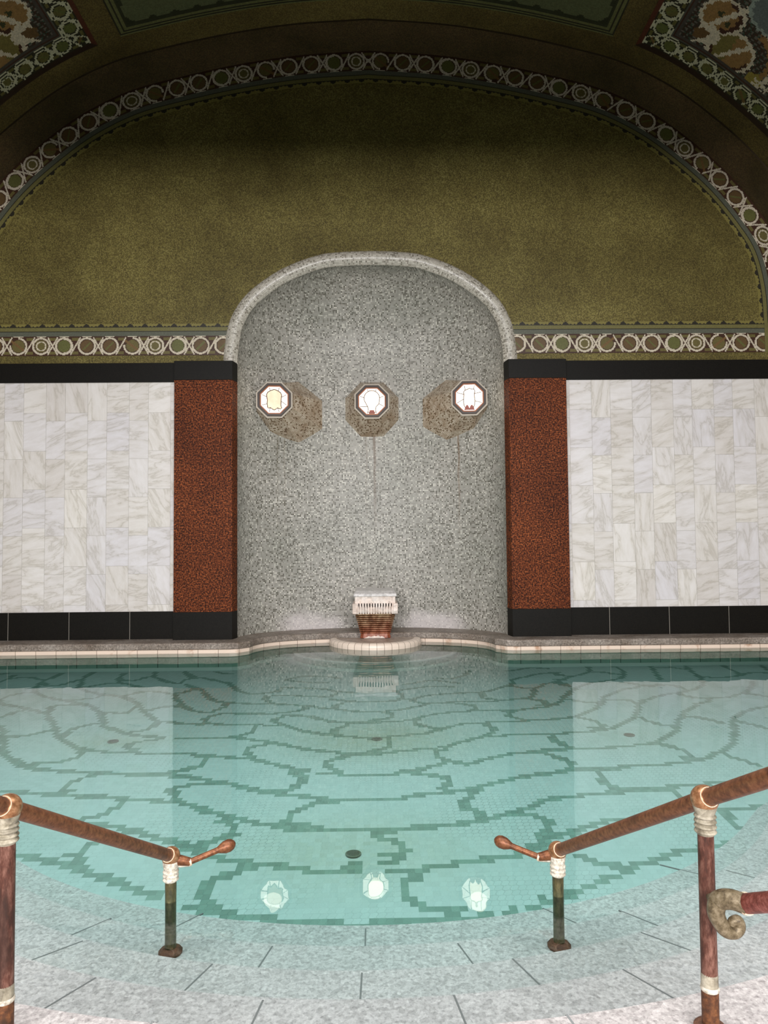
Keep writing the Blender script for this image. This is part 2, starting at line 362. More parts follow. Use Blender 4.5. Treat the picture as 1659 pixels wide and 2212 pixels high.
# ------------------------------------------------------------------ pool floor with its dark outlined scale pattern
FL = "-474,898 -473,913 -462,924 -448,925 -432,913 -420,906 -417,927 -418,949;-419,892 -420,906;-499,945 -486,960;-473,913 -478,940;-419,892 -414,867 -402,842 -383,822 -363,808 -347,799 -326,788 -310,778 -299,763 -288,747 -278,727 -266,702 -255,692 -245,683 -236,674 -226,671 -210,666 -194,665;-419,892 -404,876 -392,875 -385,884 -380,900 -375,912 -378,939 -378,954 -370,961;-375,912 -364,880 -359,864 -344,846 -330,836 -316,827 -300,821 -289,815 -277,804 -264,788 -253,770 -242,749 -229,731 -218,716 -214,704 -217,689 -226,682 -234,679;-423,802 -426,818 -422,832 -412,840 -402,842;-420,797 -404,782 -387,776 -369,763 -355,754 -343,747 -335,733 -323,716 -312,696 -299,674 -292,665 -278,650 -266,637 -256,632 -243,627 -229,624 -209,623 -202,620 -181,618 -165,618 -155,620;-343,747 -348,765 -354,777 -346,780 -334,783 -324,783 -311,775;-386,735 -383,742 -381,755 -375,761;-371,706 -357,687 -350,669 -338,652 -328,630 -316,615 -304,606 -292,594 -280,588 -264,583 -246,580 -229,577 -215,574 -199,572 -181,571 -166,568 -141,565;-347,671 -335,670 -327,673 -320,680 -316,685 -309,689;-291,674 -294,688 -290,697 -284,705 -276,710 -271,710;-284,746 -275,748 -262,744 -258,752 -258,766 -254,770;-359,864 -345,870 -337,882 -326,885 -319,888 -303,877 -283,861;-319,888 -328,908 -333,944;-325,905 -310,897 -299,903 -296,917 -286,920 -293,950;-286,920 -265,895 -249,881 -240,881 -240,900 -230,907;-253,948 -241,928 -232,917;-347,799 -338,804 -326,806 -317,811 -315,822;-290,818 -284,826 -275,837 -263,839 -251,836 -237,826 -226,829 -220,837 -215,848;-240,751 -237,760 -227,769 -215,771 -206,768 -195,756 -189,749;-230,823 -224,804 -214,788 -206,768;-217,714 -205,712 -194,707 -177,703;-194,660 -205,655 -215,651 -220,645 -219,635 -210,629 -207,623;-167,571 -165,577 -155,578 -152,583 -146,586;-254,632 -257,627 -253,619 -254,611 -259,607 -263,603 -271,601 -280,599 -289,598 -291,594;-183,660 -166,661;-255,955 -242,925 -234,910;-240,900 -233,908 -220,910 -205,899 -192,888 -180,878 -169,855 -160,837 -145,822 -131,822 -121,827 -112,832 -110,847;-211,949 -202,937 -188,933;-232,873 -215,854 -203,842 -193,819 -184,802 -174,789 -162,784 -151,781 -129,776 -109,775 -93,773 -79,768 -66,765 -52,755 -39,752 -24,745 -12,741 8,739;-221,831 -213,848;-162,784 -160,766 -164,757 -169,746 -178,745 -187,749 -195,756 -204,771;-109,698 -144,700 -160,704 -169,712 -170,723 -165,733 -155,740 -140,738 -122,738 -102,737 -91,742 -80,745 -72,753 -72,767;-186,704 -166,702;-114,693 -114,678 -119,671 -128,664 -135,660;-174,660 -135,660 -119,656 -102,650 -91,645 -80,638 -66,630 -56,625 -42,620 -29,617 -17,612 -3,616 7,620;-91,645 -100,637 -110,631 -111,621 -105,611 -101,602 -90,596 -78,589 -69,583 -63,580 -52,576;-162,617 -157,618 -147,611 -141,612 -130,610 -119,607 -103,604;-141,606 -142,595 -143,586 -148,583 -152,580;-113,813 -94,812 -72,808 -49,804 -44,812 -40,829;-122,810 -120,794 -111,776;-111,897 -92,914 -72,913 -52,908 -42,897;-110,891 -88,880 -73,876 -58,875;-111,853 -92,849 -73,845 -56,841 -41,829 -22,822;-48,794 -26,783 -13,782 8,780;-26,783 -32,778 -40,766 -41,754;-89,730 -78,729 -66,727 -57,718 -46,710 -32,703 -19,702 -6,706 8,711;-89,730 -98,718 -98,708 -88,697 -79,691 -72,682 -62,674 -52,669 -37,663 -21,659 -3,653 8,652;-104,696 -88,695;-31,663 -36,670 -36,682 -28,691 -19,701 8,700;-19,612 -23,606 -30,600 -37,595 -36,584 -30,579 -26,572 -23,566 -10,565 7,565;-42,569 -23,567;-63,580 -62,572 -59,566 -54,565;-17,612 7,611;-2,739 12,741 20,732 22,719 14,713 -1,710;-1,702 16,703 31,706 45,712 52,720 61,726 74,732 89,736 107,739 122,740 151,737;107,739 111,753 108,762 93,769;-2,780 24,783 32,788 44,790 57,802 73,808 96,814 118,816 128,818 148,832 165,849 175,864 173,877;44,790 47,777 62,769 75,773 99,775 128,776 155,783 169,787 180,794 188,813 192,833 209,853 223,865 242,880;62,769 51,760 36,750 17,743;127,816 125,791 144,780;169,846 179,836 192,833;173,877 188,890 206,906 224,916 244,922;181,933 199,943 215,954 237,945;237,919 246,897;223,865 232,846;169,787 183,781 191,773 189,761 180,757;218,795 211,777 201,763 187,752 173,746 153,740 143,729 140,719 148,710 153,702 173,705 195,708;67,678 76,685 89,693 108,696 127,700 153,701;45,712 44,704 45,692 56,684 67,678 59,671 49,665 31,661 16,657 -1,653;108,696 114,686 119,676 116,669 106,658 94,648 82,640 73,633 65,628 55,624 43,622 29,618 15,615 -1,614;16,657 17,643 16,630 9,623 -1,619;106,656 117,654 128,658 153,659 182,660;65,627 65,621 56,615 56,604 61,598 65,593 61,586 52,584 45,579 37,575 29,573 20,567 9,565 0,564;65,593 76,587 82,585 90,593 100,597 110,603 120,607 130,611 142,612 151,616 160,618 170,618;29,573 37,568 45,564 52,562 60,558;149,612 153,605 157,600 164,595;170,659 166,647 169,637 174,631;156,567 145,563 131,562 116,557;32,788 34,809 28,829 42,837 54,842 65,847 85,849 96,846;38,861 58,873 77,882 91,874 107,864;78,895 98,887 119,910 130,939;230,879 240,882 255,896 272,907 286,922 294,951 293,960;236,905 248,898 254,892;286,922 304,917 311,909 318,905 326,904 330,924 331,949 329,958;326,904 313,882 294,869 272,861 250,840 233,822 228,810 217,790 206,771 199,760;227,867 234,858 237,841;220,781 226,773 237,767 251,766;185,708 196,710 207,714 217,723 227,734 240,748 250,763 259,785 273,802 289,819 309,831 329,843 344,846 356,845 365,838 367,822;257,777 269,776 284,776 286,762 288,757 302,775 319,788 335,799 351,804 363,810 378,821 396,837 411,874;288,757 278,732 269,714 257,699 245,686 232,675 223,671 211,666 192,663 173,660;208,712 217,705 224,696 225,683 224,671;211,677 224,673;273,709 274,696 280,687 287,681 295,678 304,695 321,721 334,737 352,757 368,766 376,780 362,780 354,789 349,801;376,780 389,779 406,787 421,798 437,812 454,834 466,855;295,678 291,667 280,656 271,645 260,636 252,630 233,625 214,621 200,620 180,619 161,615;421,798 436,794 444,783;318,707 328,707 337,700 342,691 345,685;421,743 404,737 387,725 370,710 355,688 343,661 332,643 326,629 313,616 301,607 287,595 275,588 264,585 248,582 241,579 217,577 201,575 184,571 171,572 160,569 148,566;362,692 367,684 372,677 379,669;256,631 263,624 269,616 273,611 274,598 268,590 264,584;264,594 271,592;303,604 304,593 310,590 313,582 319,574;378,951 374,930 365,898 360,873;381,942 403,945 413,936 421,927 416,904 415,884 411,870;428,961 421,927;418,884 440,878 460,886 468,889 476,916 476,941 482,967;470,893 486,904 501,907 512,903;531,956 524,930 523,922;167,638 172,629 178,622 183,619;157,599 164,593 167,587 166,579 161,571;183,569 184,562 184,554;303,858 317,854 326,843 332,836 350,842;-283,586 -269,585 -254,582 -241,579 -221,577 -202,574 -167,572 -164,575 -155,577 -149,581;-162,569 -150,567 -140,564;-216,577 -218,573 -226,569 -231,565 -232,561 -236,557 -237,551 -237,543 -232,540 -227,541;-282,541 -267,540 -254,537 -234,535 -229,534 -216,531 -201,531 -188,528 -182,526 -166,526 -160,522 -148,521 -139,519 -131,515 -127,514;-182,526 -182,518 -183,511 -187,505 -191,499 -195,497 -200,495 -205,494;-210,492 -194,488 -185,486 -177,485 -170,482 -161,478 -153,476 -148,470 -141,468 -133,465 -122,460 -118,454 -111,453;-159,478 -161,475 -165,472 -173,467 -183,460 -183,453 -183,448 -179,442 -179,436 -175,431;-189,448 -181,449;-234,452 -224,449 -213,446 -204,443 -194,440 -185,436 -175,431 -166,427 -158,424 -151,420 -144,416 -137,411 -129,408 -119,404;-137,552 -145,548 -150,546 -153,540 -148,539 -146,529 -141,521;-148,565 -135,562 -125,557 -115,553 -106,549 -97,544 -91,540 -84,538 -76,532 -65,531 -61,528 -47,526 -39,523 -26,520 -10,519 7,519;-143,547 -139,551 -133,552 -124,553;-77,537 -66,538 -63,539 -58,545 -53,552 -54,563 -62,571 -63,578;-60,577 -52,574;-41,569 -26,570 -30,577;-26,570 -22,566 -12,564 1,565 7,564;-26,516 -34,515 -41,513 -45,509 -49,504 -55,503 -55,496 -55,488 -54,478;-61,490 -56,490;-55,485 -48,485 -44,483 -45,477;-135,516 -125,512 -116,504 -107,500 -99,497 -88,491 -79,486 -68,483 -57,481 -54,477 -45,477 -35,477 -32,473 -21,473 -11,473 1,473 7,472;-104,490 -99,487 -93,484 -93,476 -93,468 -99,467 -103,463 -107,460 -114,456 -118,456;-99,497 -99,487;-93,470 -87,470;-107,460 -109,451 -100,445 -94,442 -85,438 -75,436 -72,433 -65,433 -53,432 -50,429 -37,428 -36,425 -26,425 -15,424 -5,425;-72,433 -71,429 -76,429 -77,426 -85,426 -85,422 -90,420 -94,418 -94,413 -95,408 -94,402;-17,427 -12,429 -11,432 -5,432;3,472 7,468;0,565 12,565 22,568 29,570 37,566 45,564 48,560 56,559 61,554 59,544 54,539 51,536;28,575 45,576;0,519 11,518 22,519 26,522 34,524 39,529 49,530 61,531 64,534 72,535 80,539 90,543 98,547 108,551 117,556 128,560 142,564 156,567;81,539 82,533 77,528 73,520 68,513 68,502 73,500 77,495 78,488;0,473 14,472 27,474 30,477 44,477 51,480 63,481 66,485 78,486 85,490 93,493 101,497 112,502 118,508 124,514 132,517 143,520;101,494 112,493 118,488 122,484 121,476 117,470 116,463 112,455 113,450;110,464 116,463 123,461 128,464;5,472 7,462 14,462 16,459 21,456 20,448 20,440 14,442 9,442;23,447 26,447;10,436 14,436;13,425 22,425 29,424 33,428 43,428 49,430 53,433 65,433 68,436 80,437 84,439 92,441 96,444 107,447;29,424 28,418 24,415 20,413 20,406 20,399;102,454 107,447;149,567 163,569 184,570 202,571;184,565 184,554 178,545 184,538 188,531 188,527 165,525 152,521 142,519 136,516;191,531 207,531 223,531 228,526 228,517;225,535 247,538 271,542;121,461 127,464 137,468 144,473 155,479 167,484 175,485;132,469 134,462;128,439 134,436 137,432 143,429 151,427 153,422 159,426;112,403 119,403 125,407 132,410 137,413 142,417 146,418;153,423 160,427 169,430 178,435 186,439 197,443 206,445 220,449 229,450 235,453 244,455 253,456 259,457;246,495 263,498 283,501;249,493 247,482 247,473 250,468 255,466 263,465;-101,395 -92,392 -80,388 -70,385 -61,385 -48,381 -40,380 -22,378 -10,377 6,377;-93,409 -94,404 -91,400 -87,396 -85,390;20,408 20,399 24,396 28,393 33,389 41,388 53,388;47,389 46,381;1,378 17,378 31,379 36,381 47,382 57,382 66,383;75,386 80,387;89,390 94,390;97,396 101,395;111,400 116,401"
CELL = .045
def floor_z(y): return -(.037+1.85/np.maximum(y, 2.0))
def build_floor():
    x0, x1, y0, y1 = -6.25, 6.25, 3.15, 11.0
    nx, ny = int((x1-x0)/CELL), int((y1-y0)/CELL)
    dark = np.zeros((nx, ny), bool)
    for pl in FL.split(';'):
        P = [tuple(float(c)/100 for c in q.split(',')) for q in pl.split()]
        for a, b in zip(P[:-1], P[1:]):
            n = max(2, int(math.dist(a, b)/.012))
            for i in range(n+1):
                x = a[0]+(b[0]-a[0])*i/n; y = a[1]+(b[1]-a[1])*i/n
                # band about 1.3 tiles wide
                for dx, dy in ((-.009, -.004), (.009, .004)):
                    ix, iy = int((x+dx-x0)/CELL), int((y+dy-y0)/CELL)
                    if 0 <= ix < nx and 0 <= iy < ny: dark[ix, iy] = True
    X, Y = np.meshgrid(np.linspace(x0, x0+nx*CELL, nx+1), np.linspace(y0, y0+ny*CELL, ny+1), indexing='ij')
    V = np.c_[X.ravel(), Y.ravel(), floor_z(Y).ravel()]
    F = grid_faces(nx, ny)
    cx, cy = np.meshgrid(x0+(np.arange(nx)+.5)*CELL, y0+(np.arange(ny)+.5)*CELL, indexing='ij')
    base = lina((216, 224, 224)); C = np.ones((nx, ny, 3))*base
    C *= RNG.uniform(.955, 1.03, (nx, ny, 1))
    D = np.ones((nx, ny, 3))*lina((150, 173, 164))*RNG.uniform(.86, 1.12, (nx, ny, 1))
    C[dark] = D[dark]
    # brown-green mineral stains round the outlets
    for sx, sy, rx, ry, amt in ((0.05, 6.55, .75, .55, .42), (-.1, 4.5, .8, .5, .26), (-2.32, 6.55, .45, .3, .34), (2.4, 6.5, .55, .4, .14)):
        d = np.exp(-(((cx-sx)/rx)**2+((cy-sy)/ry)**2))*amt*RNG.uniform(.75, 1.2, (nx, ny))
        C = C*(1-d[..., None]) + (C*lina((168, 160, 104))/lina((214, 220, 212))*1.0)*d[..., None]
    uv = np.c_[((X-x0)/CELL).ravel(), ((Y-y0)/CELL).ravel()]
    o = mesh_obj('floor', V, F, M['floor'], uv=uv, col=C.reshape(-1, 3)); struct(o)
build_floor()

# outlets in the floor
def outlet(x, y, label):
    z = float(floor_z(y))
    t = empty('floor_drain', (x, y, z), label, 'drain', 'outlets in the pool floor')
    m = MB(); m.lathe((x, y, z+.002), [(.050, 0), (.050, .006), (.042, .007), (.042, .003)], 24, cap=False); m.build('rim', M['drain_rim'], t)
    g = MB(); g.lathe((x, y, z+.003), [(.042, 0), (.042, .003)], 24)
    for k in range(-2, 3): g.box(x-.034, x+.034, y+k*.014-.003, y+k*.014+.003, z+.004, z+.008)
    g.build('grate', M['drain_dark'], t)
M['drain_rim'] = m_plain('drain_rim_metal', (122,124,108), .5); M['drain_dark'] = m_plain('drain_dark_metal', (100,104,90), .6)
outlet(-2.38, 6.52, 'small dark outlet in pool floor amid green staining, under the left marble reflection')
outlet(.05, 6.50, 'small dark outlet in pool floor straight out from the stone spout, amid brown staining')
outlet(2.40, 6.53, 'small dark outlet in clean pool floor under the right marble reflection')
outlet(-.10, 4.44, 'small dark outlet in pool floor nearest the entry steps, among visible tile joints')

# ------------------------------------------------------------------ curved entry steps
NOSE = [(6.50, 3.135, -.31), (6.02, 2.99, -.215), (5.64, 2.92, -.13), (5.58, 3.16, -.045), (6.10, 4.00, .07)]
NAMES = 'steps'
for i, (cy, R, z) in enumerate(NOSE):
    xs = np.linspace(-2.45, 2.45, 81); ys = cy-np.sqrt(R*R-xs**2)
    sl = 2.45/math.sqrt(R*R-2.45**2)
    ex = np.array([2.6, 3.0, 3.6, 4.6, 6.3]); ey = ys[-1]+sl*(ex-2.45)*np.exp(-(ex-2.45)*.55)
    X = np.r_[-ex[::-1], xs, ex]; Y = np.r_[ey[::-1], ys, ey]
    n = len(X); zb = -1.0
    V = [(X[k], Y[k], z) for k in range(n)] + [(X[k], .2, z) for k in range(n)] + [(X[k], Y[k], zb) for k in range(n)]
    F = [(k, n+k, n+k+1, k+1) for k in range(n-1)] + [(k, k+1, 2*n+k+1, 2*n+k) for k in range(n-1)]
    F = [f[::-1] for f in F]
    o = mesh_obj('floor_step', V, F, M['step'] if i < 4 else M['step_dry']); struct(o)
# joints between the granite slabs of each tread
JT = [(0, [((-.005,3.345),(-.005,3.10)), ((-.80,3.50),(-1.02,3.24)), ((.86,3.50),(1.08,3.26)), ((1.62,3.94),(1.95,3.70))]),
      (1, [((-.395,3.045),(-.455,2.79)), ((-1.167,3.286),(-1.40,3.03)), ((.391,3.045),(.47,2.79)), ((1.165,3.29),(1.40,3.04)), ((1.85,3.66),(2.15,3.42))]),
      (2, [((-.008,2.712),(-.013,2.44)), ((-.587,2.78),(-.70,2.50)), ((-1.156,2.95),(-1.42,2.72)), ((.575,2.785),(.70,2.49)), ((1.14,2.95),(1.40,2.72))]),
      (3, [((-.335,2.43),(-.38,2.12)), ((-.95,2.565),(-1.15,2.26)), ((.31,2.44),(.36,2.12)), ((.93,2.565),(1.14,2.27))]),
      (4, [((0.,2.11),(0.,1.6)), ((-.62,2.16),(-.75,1.6)), ((.62,2.16),(.75,1.6))])]
for i, js in JT:
    z = NOSE[i][2]; m = MB()
    for a, b in js:
        a, b = Vector(a+(0,)), Vector(b+(0,)); d = (b-a).normalized(); w = Vector((-d.y, d.x, 0))*.0035
        a = a + d*.006
        m.box(0,0,0,0,0,0) if False else m.add([(*(a-w).xy, z-.004), (*(a+w).xy, z-.004), (*(b+w).xy, z-.004), (*(b-w).xy, z-.004),
              (*(a-w).xy, z+.0008), (*(a+w).xy, z+.0008), (*(b+w).xy, z+.0008), (*(b-w).xy, z+.0008)],
              [(4,7,6,5), (0,1,5,4), (1,2,6,5), (2,3,7,6), (3,0,4,7)])
    o = m.build('trim_5', M['joint']); struct(o)

# ------------------------------------------------------------------ water
w = MB(); w.box(-6.3, 6.3, 1.2, 11.05, -1.1, 0.0)
o = w.build('water', M['water']); o['kind'] = 'structure'
o['label'] = 'clear turquoise pool water'

# ------------------------------------------------------------------ back wall
hp = [(0,8.38),(1.0,8.31),(1.9,8.17),(2.7,7.99),(3.4,7.79),(4.04,7.46),(4.6,7.03),(5.05,6.6),(5.42,6.12),(5.65,5.72),(5.77,5.2),(5.80,4.65)]
H = spline(hp, 16); H[0] = (0, 8.38)
Hd = np.vstack([H, [(5.80, 4.5), (5.80, 4.235)]])       # lunette inner edge, run down to the lower frieze
LUN = sym(Hd)
LUNS, _ = resample(LUN, n=600)
AO = spline([(0,5.76),(.42,5.745),(.8,5.69),(1.33,5.475),(1.8,5.125),(2.04,4.745),(2.12,4.35),(2.135,4.11)], 14)   # outer edge of niche arch
ARCH = sym(AO)
def arch_z(x):
    xs = AO[:, 0]; zs = AO[:, 1]
    return np.interp(abs(x), xs, zs) if abs(x) < 2.135 else 4.10
xs = np.unique(np.round(np.r_[np.linspace(-6.6, 6.6, 133), np.linspace(-2.135, 2.135, 180), 2.1349, -2.1349], 4))
V = []; F = []
for x in xs: V += [(x, YW, arch_z(x)), (x, YW, 9.4)]
for k in range(len(xs)-1): F.append((2*k, 2*k+2, 2*k+3, 2*k+1))
struct(mesh_obj('wall_back', V, F, M['olive']))
m = MB(); m.add([(-6.6,YW+.01,-1),(-NA,YW+.01,-1),(-NA,YW+.01,4.12),(-6.6,YW+.01,4.12)], [(0,1,2,3)])
m.add([(6.6,YW+.01,-1),(NA,YW+.01,-1),(NA,YW+.01,4.12),(6.6,YW+.01,4.12)], [(0,3,2,1)])
struct(m.build('wall_lower', M['mortar']))

# side walls and vault
N_ = normals(LUNS)
VO = sym(np.vstack([H, [(5.80, 4.5)]])); VN = normals(VO); VP = VO+VN*.42
VPr, VPs = resample(VP, n=260); VPs = VPs-VPs[-1]/2
def sweep(name, C, s, y0, y1, mat, ny=1, off=0.):
    NN = normals(C); Cc = C+NN*off
    ys = np.linspace(y0, y1, ny+1); V = []; uv = []
    for i in range(len(Cc)):
        for y in ys: V.append((Cc[i, 0], y, Cc[i, 1])); uv.append((s[i], y))
    return mesh_obj(name, V, grid_faces(len(Cc)-1, ny)[:, ::-1], mat, uv=uv, smooth=True)
struct(sweep('ceiling', VPr, VPs, 5.18, 9.46, M['vault'], 1, .025))
struct(sweep('ceiling_arch_band', VPr, VPs, 9.44, YW+.02, M['rib'], 1, 0.))
# small return face where the arch band steps out of the vault
NNv = normals(VPr); V = []; F = []
for i in range(len(VPr)):
    for off in (0., .027): V.append((VPr[i,0]+NNv[i,0]*off, 9.44, VPr[i,1]+NNv[i,1]*off))
for i in range(len(VPr)-1): F.append((2*i, 2*i+1, 2*i+3, 2*i+2))
struct(mesh_obj('ceiling_arch_band', V, F, M['rib']))
for sx, nm in ((-1, 'wall_left'), (1, 'wall_right')):
    m = MB(); m.box(min(sx*6.23, sx*6.45), max(sx*6.23, sx*6.45), 5.18, YW+.02, -1, 4.6)
    struct(m.build(nm, M['marble_plain'] if 'marble_plain' in M else M['mortar']))

# ------------------------------------------------------------------ mosaic friezes (tessera by tessera)
C_ = {k: lina(v) for k, v in G(
    white=(206,194,172), maroon=(66,40,26), brown=(98,76,46), olive=(104,94,52), green=(98,98,52), orange=(116,88,52),
    dark=(42,38,28), line=(112,106,62), blue=(92,94,80), field=(128,118,62), teal=(96,118,104), grey=(140,132,122)).items()}
def ring_band(s, q, P=.33, R=.117, w=.0145, white='white', ground='maroon', half=.1425, fills=('brown','olive','brown','olive','green')):
    """s along, q across (-half..half). interlaced circles"""
    n = np.floor(s/P); c = (n+.5)*P; ds = s-c; d = np.hypot(ds, q*1.02)
    ty = ((n*7+3) % 5).astype(int)
    out = np.ones(s.shape+(3,))*C_[ground]
    # little leaves between rings
    gap = (np.abs(ds) > P*.36) & (np.abs(np.abs(q)-half*.72) < .022)
    out[gap] = C_['olive']
    ins = d < R
    for k in range(5): out[ins & (ty == k)] = C_[fills[k]]
    # markings inside
    mk = ins & (ty % 2 == 0) & (np.abs(ds*.7-q*.7) < .012) & (d < R*.7); out[mk] = C_['green']
    mk = ins & (d < R) & (d > R-.026); out[mk] = C_[ground]
    out[ins & (ty == 1) & (np.abs(d-.066) < .009)] = C_[white]
    mk = (ty == 3) & (d < R*1.15) & (np.abs(q+ds*.75) < .022); out[mk] = C_['orange']
    opn = ~((ty == 3) & (ds > .0) & (q < -.02))
    out[(np.abs(d-R) < w) & opn] = C_[white]
    out[(ty == 4) & (np.abs(np.hypot(ds+.006, q)-(R-.022)) < .005) & (ds < 0)] = C_[white]
    # connecting strands
    dm = s-np.round(s/P)*P
    par = (np.round(s/P) % 2 == 0)
    st1 = (np.abs(dm) < .075) & (np.abs(q-dm*1.75) < .022) & (np.abs(q) < half*.95)
    st2 = (np.abs(dm) < .075) & (np.abs(q+dm*1.75) < .022) & (np.abs(q) < half*.95)
    out[st1] = C_[white]; out[st2 & par] = C_[white]
    edge = (np.abs(q) > half-.011) & (np.abs(ds) < .07); out[edge & (np.abs(q) < half-.001)] = C_[white]
    return out
def frieze_col(s, t):
    """t = distance outward from the edge of the olive field"""
    out = np.ones(s.shape+(3,))*C_['field']
    P2 = .212; ds = (s/P2-np.floor(s/P2)-.5)*P2
    bump = (t < 0) & (t > -.010-.042*np.sqrt(np.clip(1-(ds/.046)**2, 0, 1)))
    tiny = (t < 0) & (t > -.022) & (np.abs(np.abs(ds)-.075) < .012)
    out[bump | tiny] = C_['dark']
    out[(t >= 0) & (t < .048)] = C_['line']; out[(t >= .048) & (t < .060)] = C_['dark']
    out[(t >= .060) & (t < .125)] = C_['blue']
    b = (t >= .125) & (t < .41); rb = ring_band(s, t-.2675)
    out[b] = rb[b]; out[(t >= .40)] = C_['maroon']
    return out
def cells(name, s, t, P, colfn, thick=0., jitter=.12, hide=None, mat=None):
    """s,t: edge arrays; P(s_i,t_j)->(x,y,z) array grid"""
    nu, nv = len(s)-1, len(t)-1
    sc = (s[:-1]+s[1:])/2; tc = (t[:-1]+t[1:])/2
    SS, TT = np.meshgrid(sc, tc, indexing='ij')
    C = colfn(SS, TT)*RNG.uniform(1-jitter, 1+jitter, SS.shape+(1,))
    V = P.reshape(-1, 3); F = grid_faces(nu, nv); C = C.reshape(-1, 3)
    if hide is not None:
        keep = ~hide(SS, TT).ravel(); F = F[keep]; C = C[keep]
    return mesh_obj(name, V, F, mat or M['frieze'], col=C)
cs = .0106
L2, ls = resample(LUN, cs); LN = normals(resample(LUN, n=len(ls)-1)[0])
t = np.arange(-.066, .4241, cs)
Lz = L2; P = np.stack([L2[:, None, 0]+LN[:, None, 0]*t[None, :], np.full((len(ls), len(t)), YW-.004), L2[:, None, 1]+LN[:, None, 1]*t[None, :]], -1)
o = cells('mosaic_frieze', ls-ls[-1]/2, t, P, frieze_col, hide=lambda s, q: (np.abs(np.abs(s)) > ls[-1]/2-.0) )
tag(o, 'mosaic frieze of pale interlaced rings following the great arch under the vault', 'mosaic')
for sx in (-1, 1):
    s = np.arange(2.02, 5.80, cs); t = np.arange(-.056, .4141, cs)
    P = np.stack([np.broadcast_to(sx*s[:, None], (len(s), len(t))), np.full((len(s), len(t)), YW-.006), np.broadcast_to(4.645-t[None, :], (len(s), len(t)))], -1)
    za = lambda S_, T_: (4.645-T_) < np.where(S_ < 2.135, np.interp(S_, AO[:,0], AO[:,1]), -9)
    o = cells('mosaic_frieze', s, t, P, frieze_col, hide=za)
    tag(o, 'straight mosaic frieze of pale linked rings above the %s marble panel' % ('left' if sx < 0 else 'right'), 'mosaic', 'straight ring friezes')

# added unseen lintel: blocks light so the lunette darkens towards its top
m = MB(); m.box(-6.4, 6.4, 5.0, 5.2, 5.74, 9.2); struct(m.build('shade_lintel', M['olive']))
# ------------------------------------------------------------------ mosaic panels in the vault
VL, vs = resample(VP, .0205); vs = vs-vs[-1]/2; VLn = normals(VL)
def vpanel(name, s0, s1, y0, y1, fn, label, cat='mosaic', group=None, c=.0205):
    i = (vs >= s0-1e-6) & (vs <= s1+1e-6); Cc = VL[i]-VLn[i]*(-.019); s = vs[i]
    y = np.arange(y0, y1+c/2, c)
    P = np.stack([np.broadcast_to(Cc[:, None, 0], (len(s), len(y))), np.broadcast_to(y[None, :], (len(s), len(y))), np.broadcast_to(Cc[:, None, 1], (len(s), len(y)))], -1)
    o = cells(name, s, y, P, fn, jitter=.14); tag(o, label, cat, group); return o
def top_fn(s, y):
    out = np.ones(s.shape+(3,))*lina((92, 96, 66))
    e = np.minimum(3.36-np.abs(s), 9.07-y)
    run = np.where((3.36-np.abs(s)) < (9.07-y), y, s); P2 = .3; ds = (run/P2-np.floor(run/P2)-.5)*P2
    out[(e < .16)] = lina((104,104,64)); out[np.abs(e-.022) < .012] = C_['dark']; out[np.abs(e-.075) < .012] = C_['dark']
    out[(e >= .16) & (e < .175+.045*np.sqrt(np.clip(1-(ds/.06)**2, 0, 1)))] = lina((46,48,30)); out[(e >= .13) & (e < .16)] = lina((50,52,34))
    return out
vpanel('vault_mosaic', -3.36, 3.36, 7.0, 9.07, top_fn, 'plain dark green mosaic panel with scalloped border at the crown of the vault')
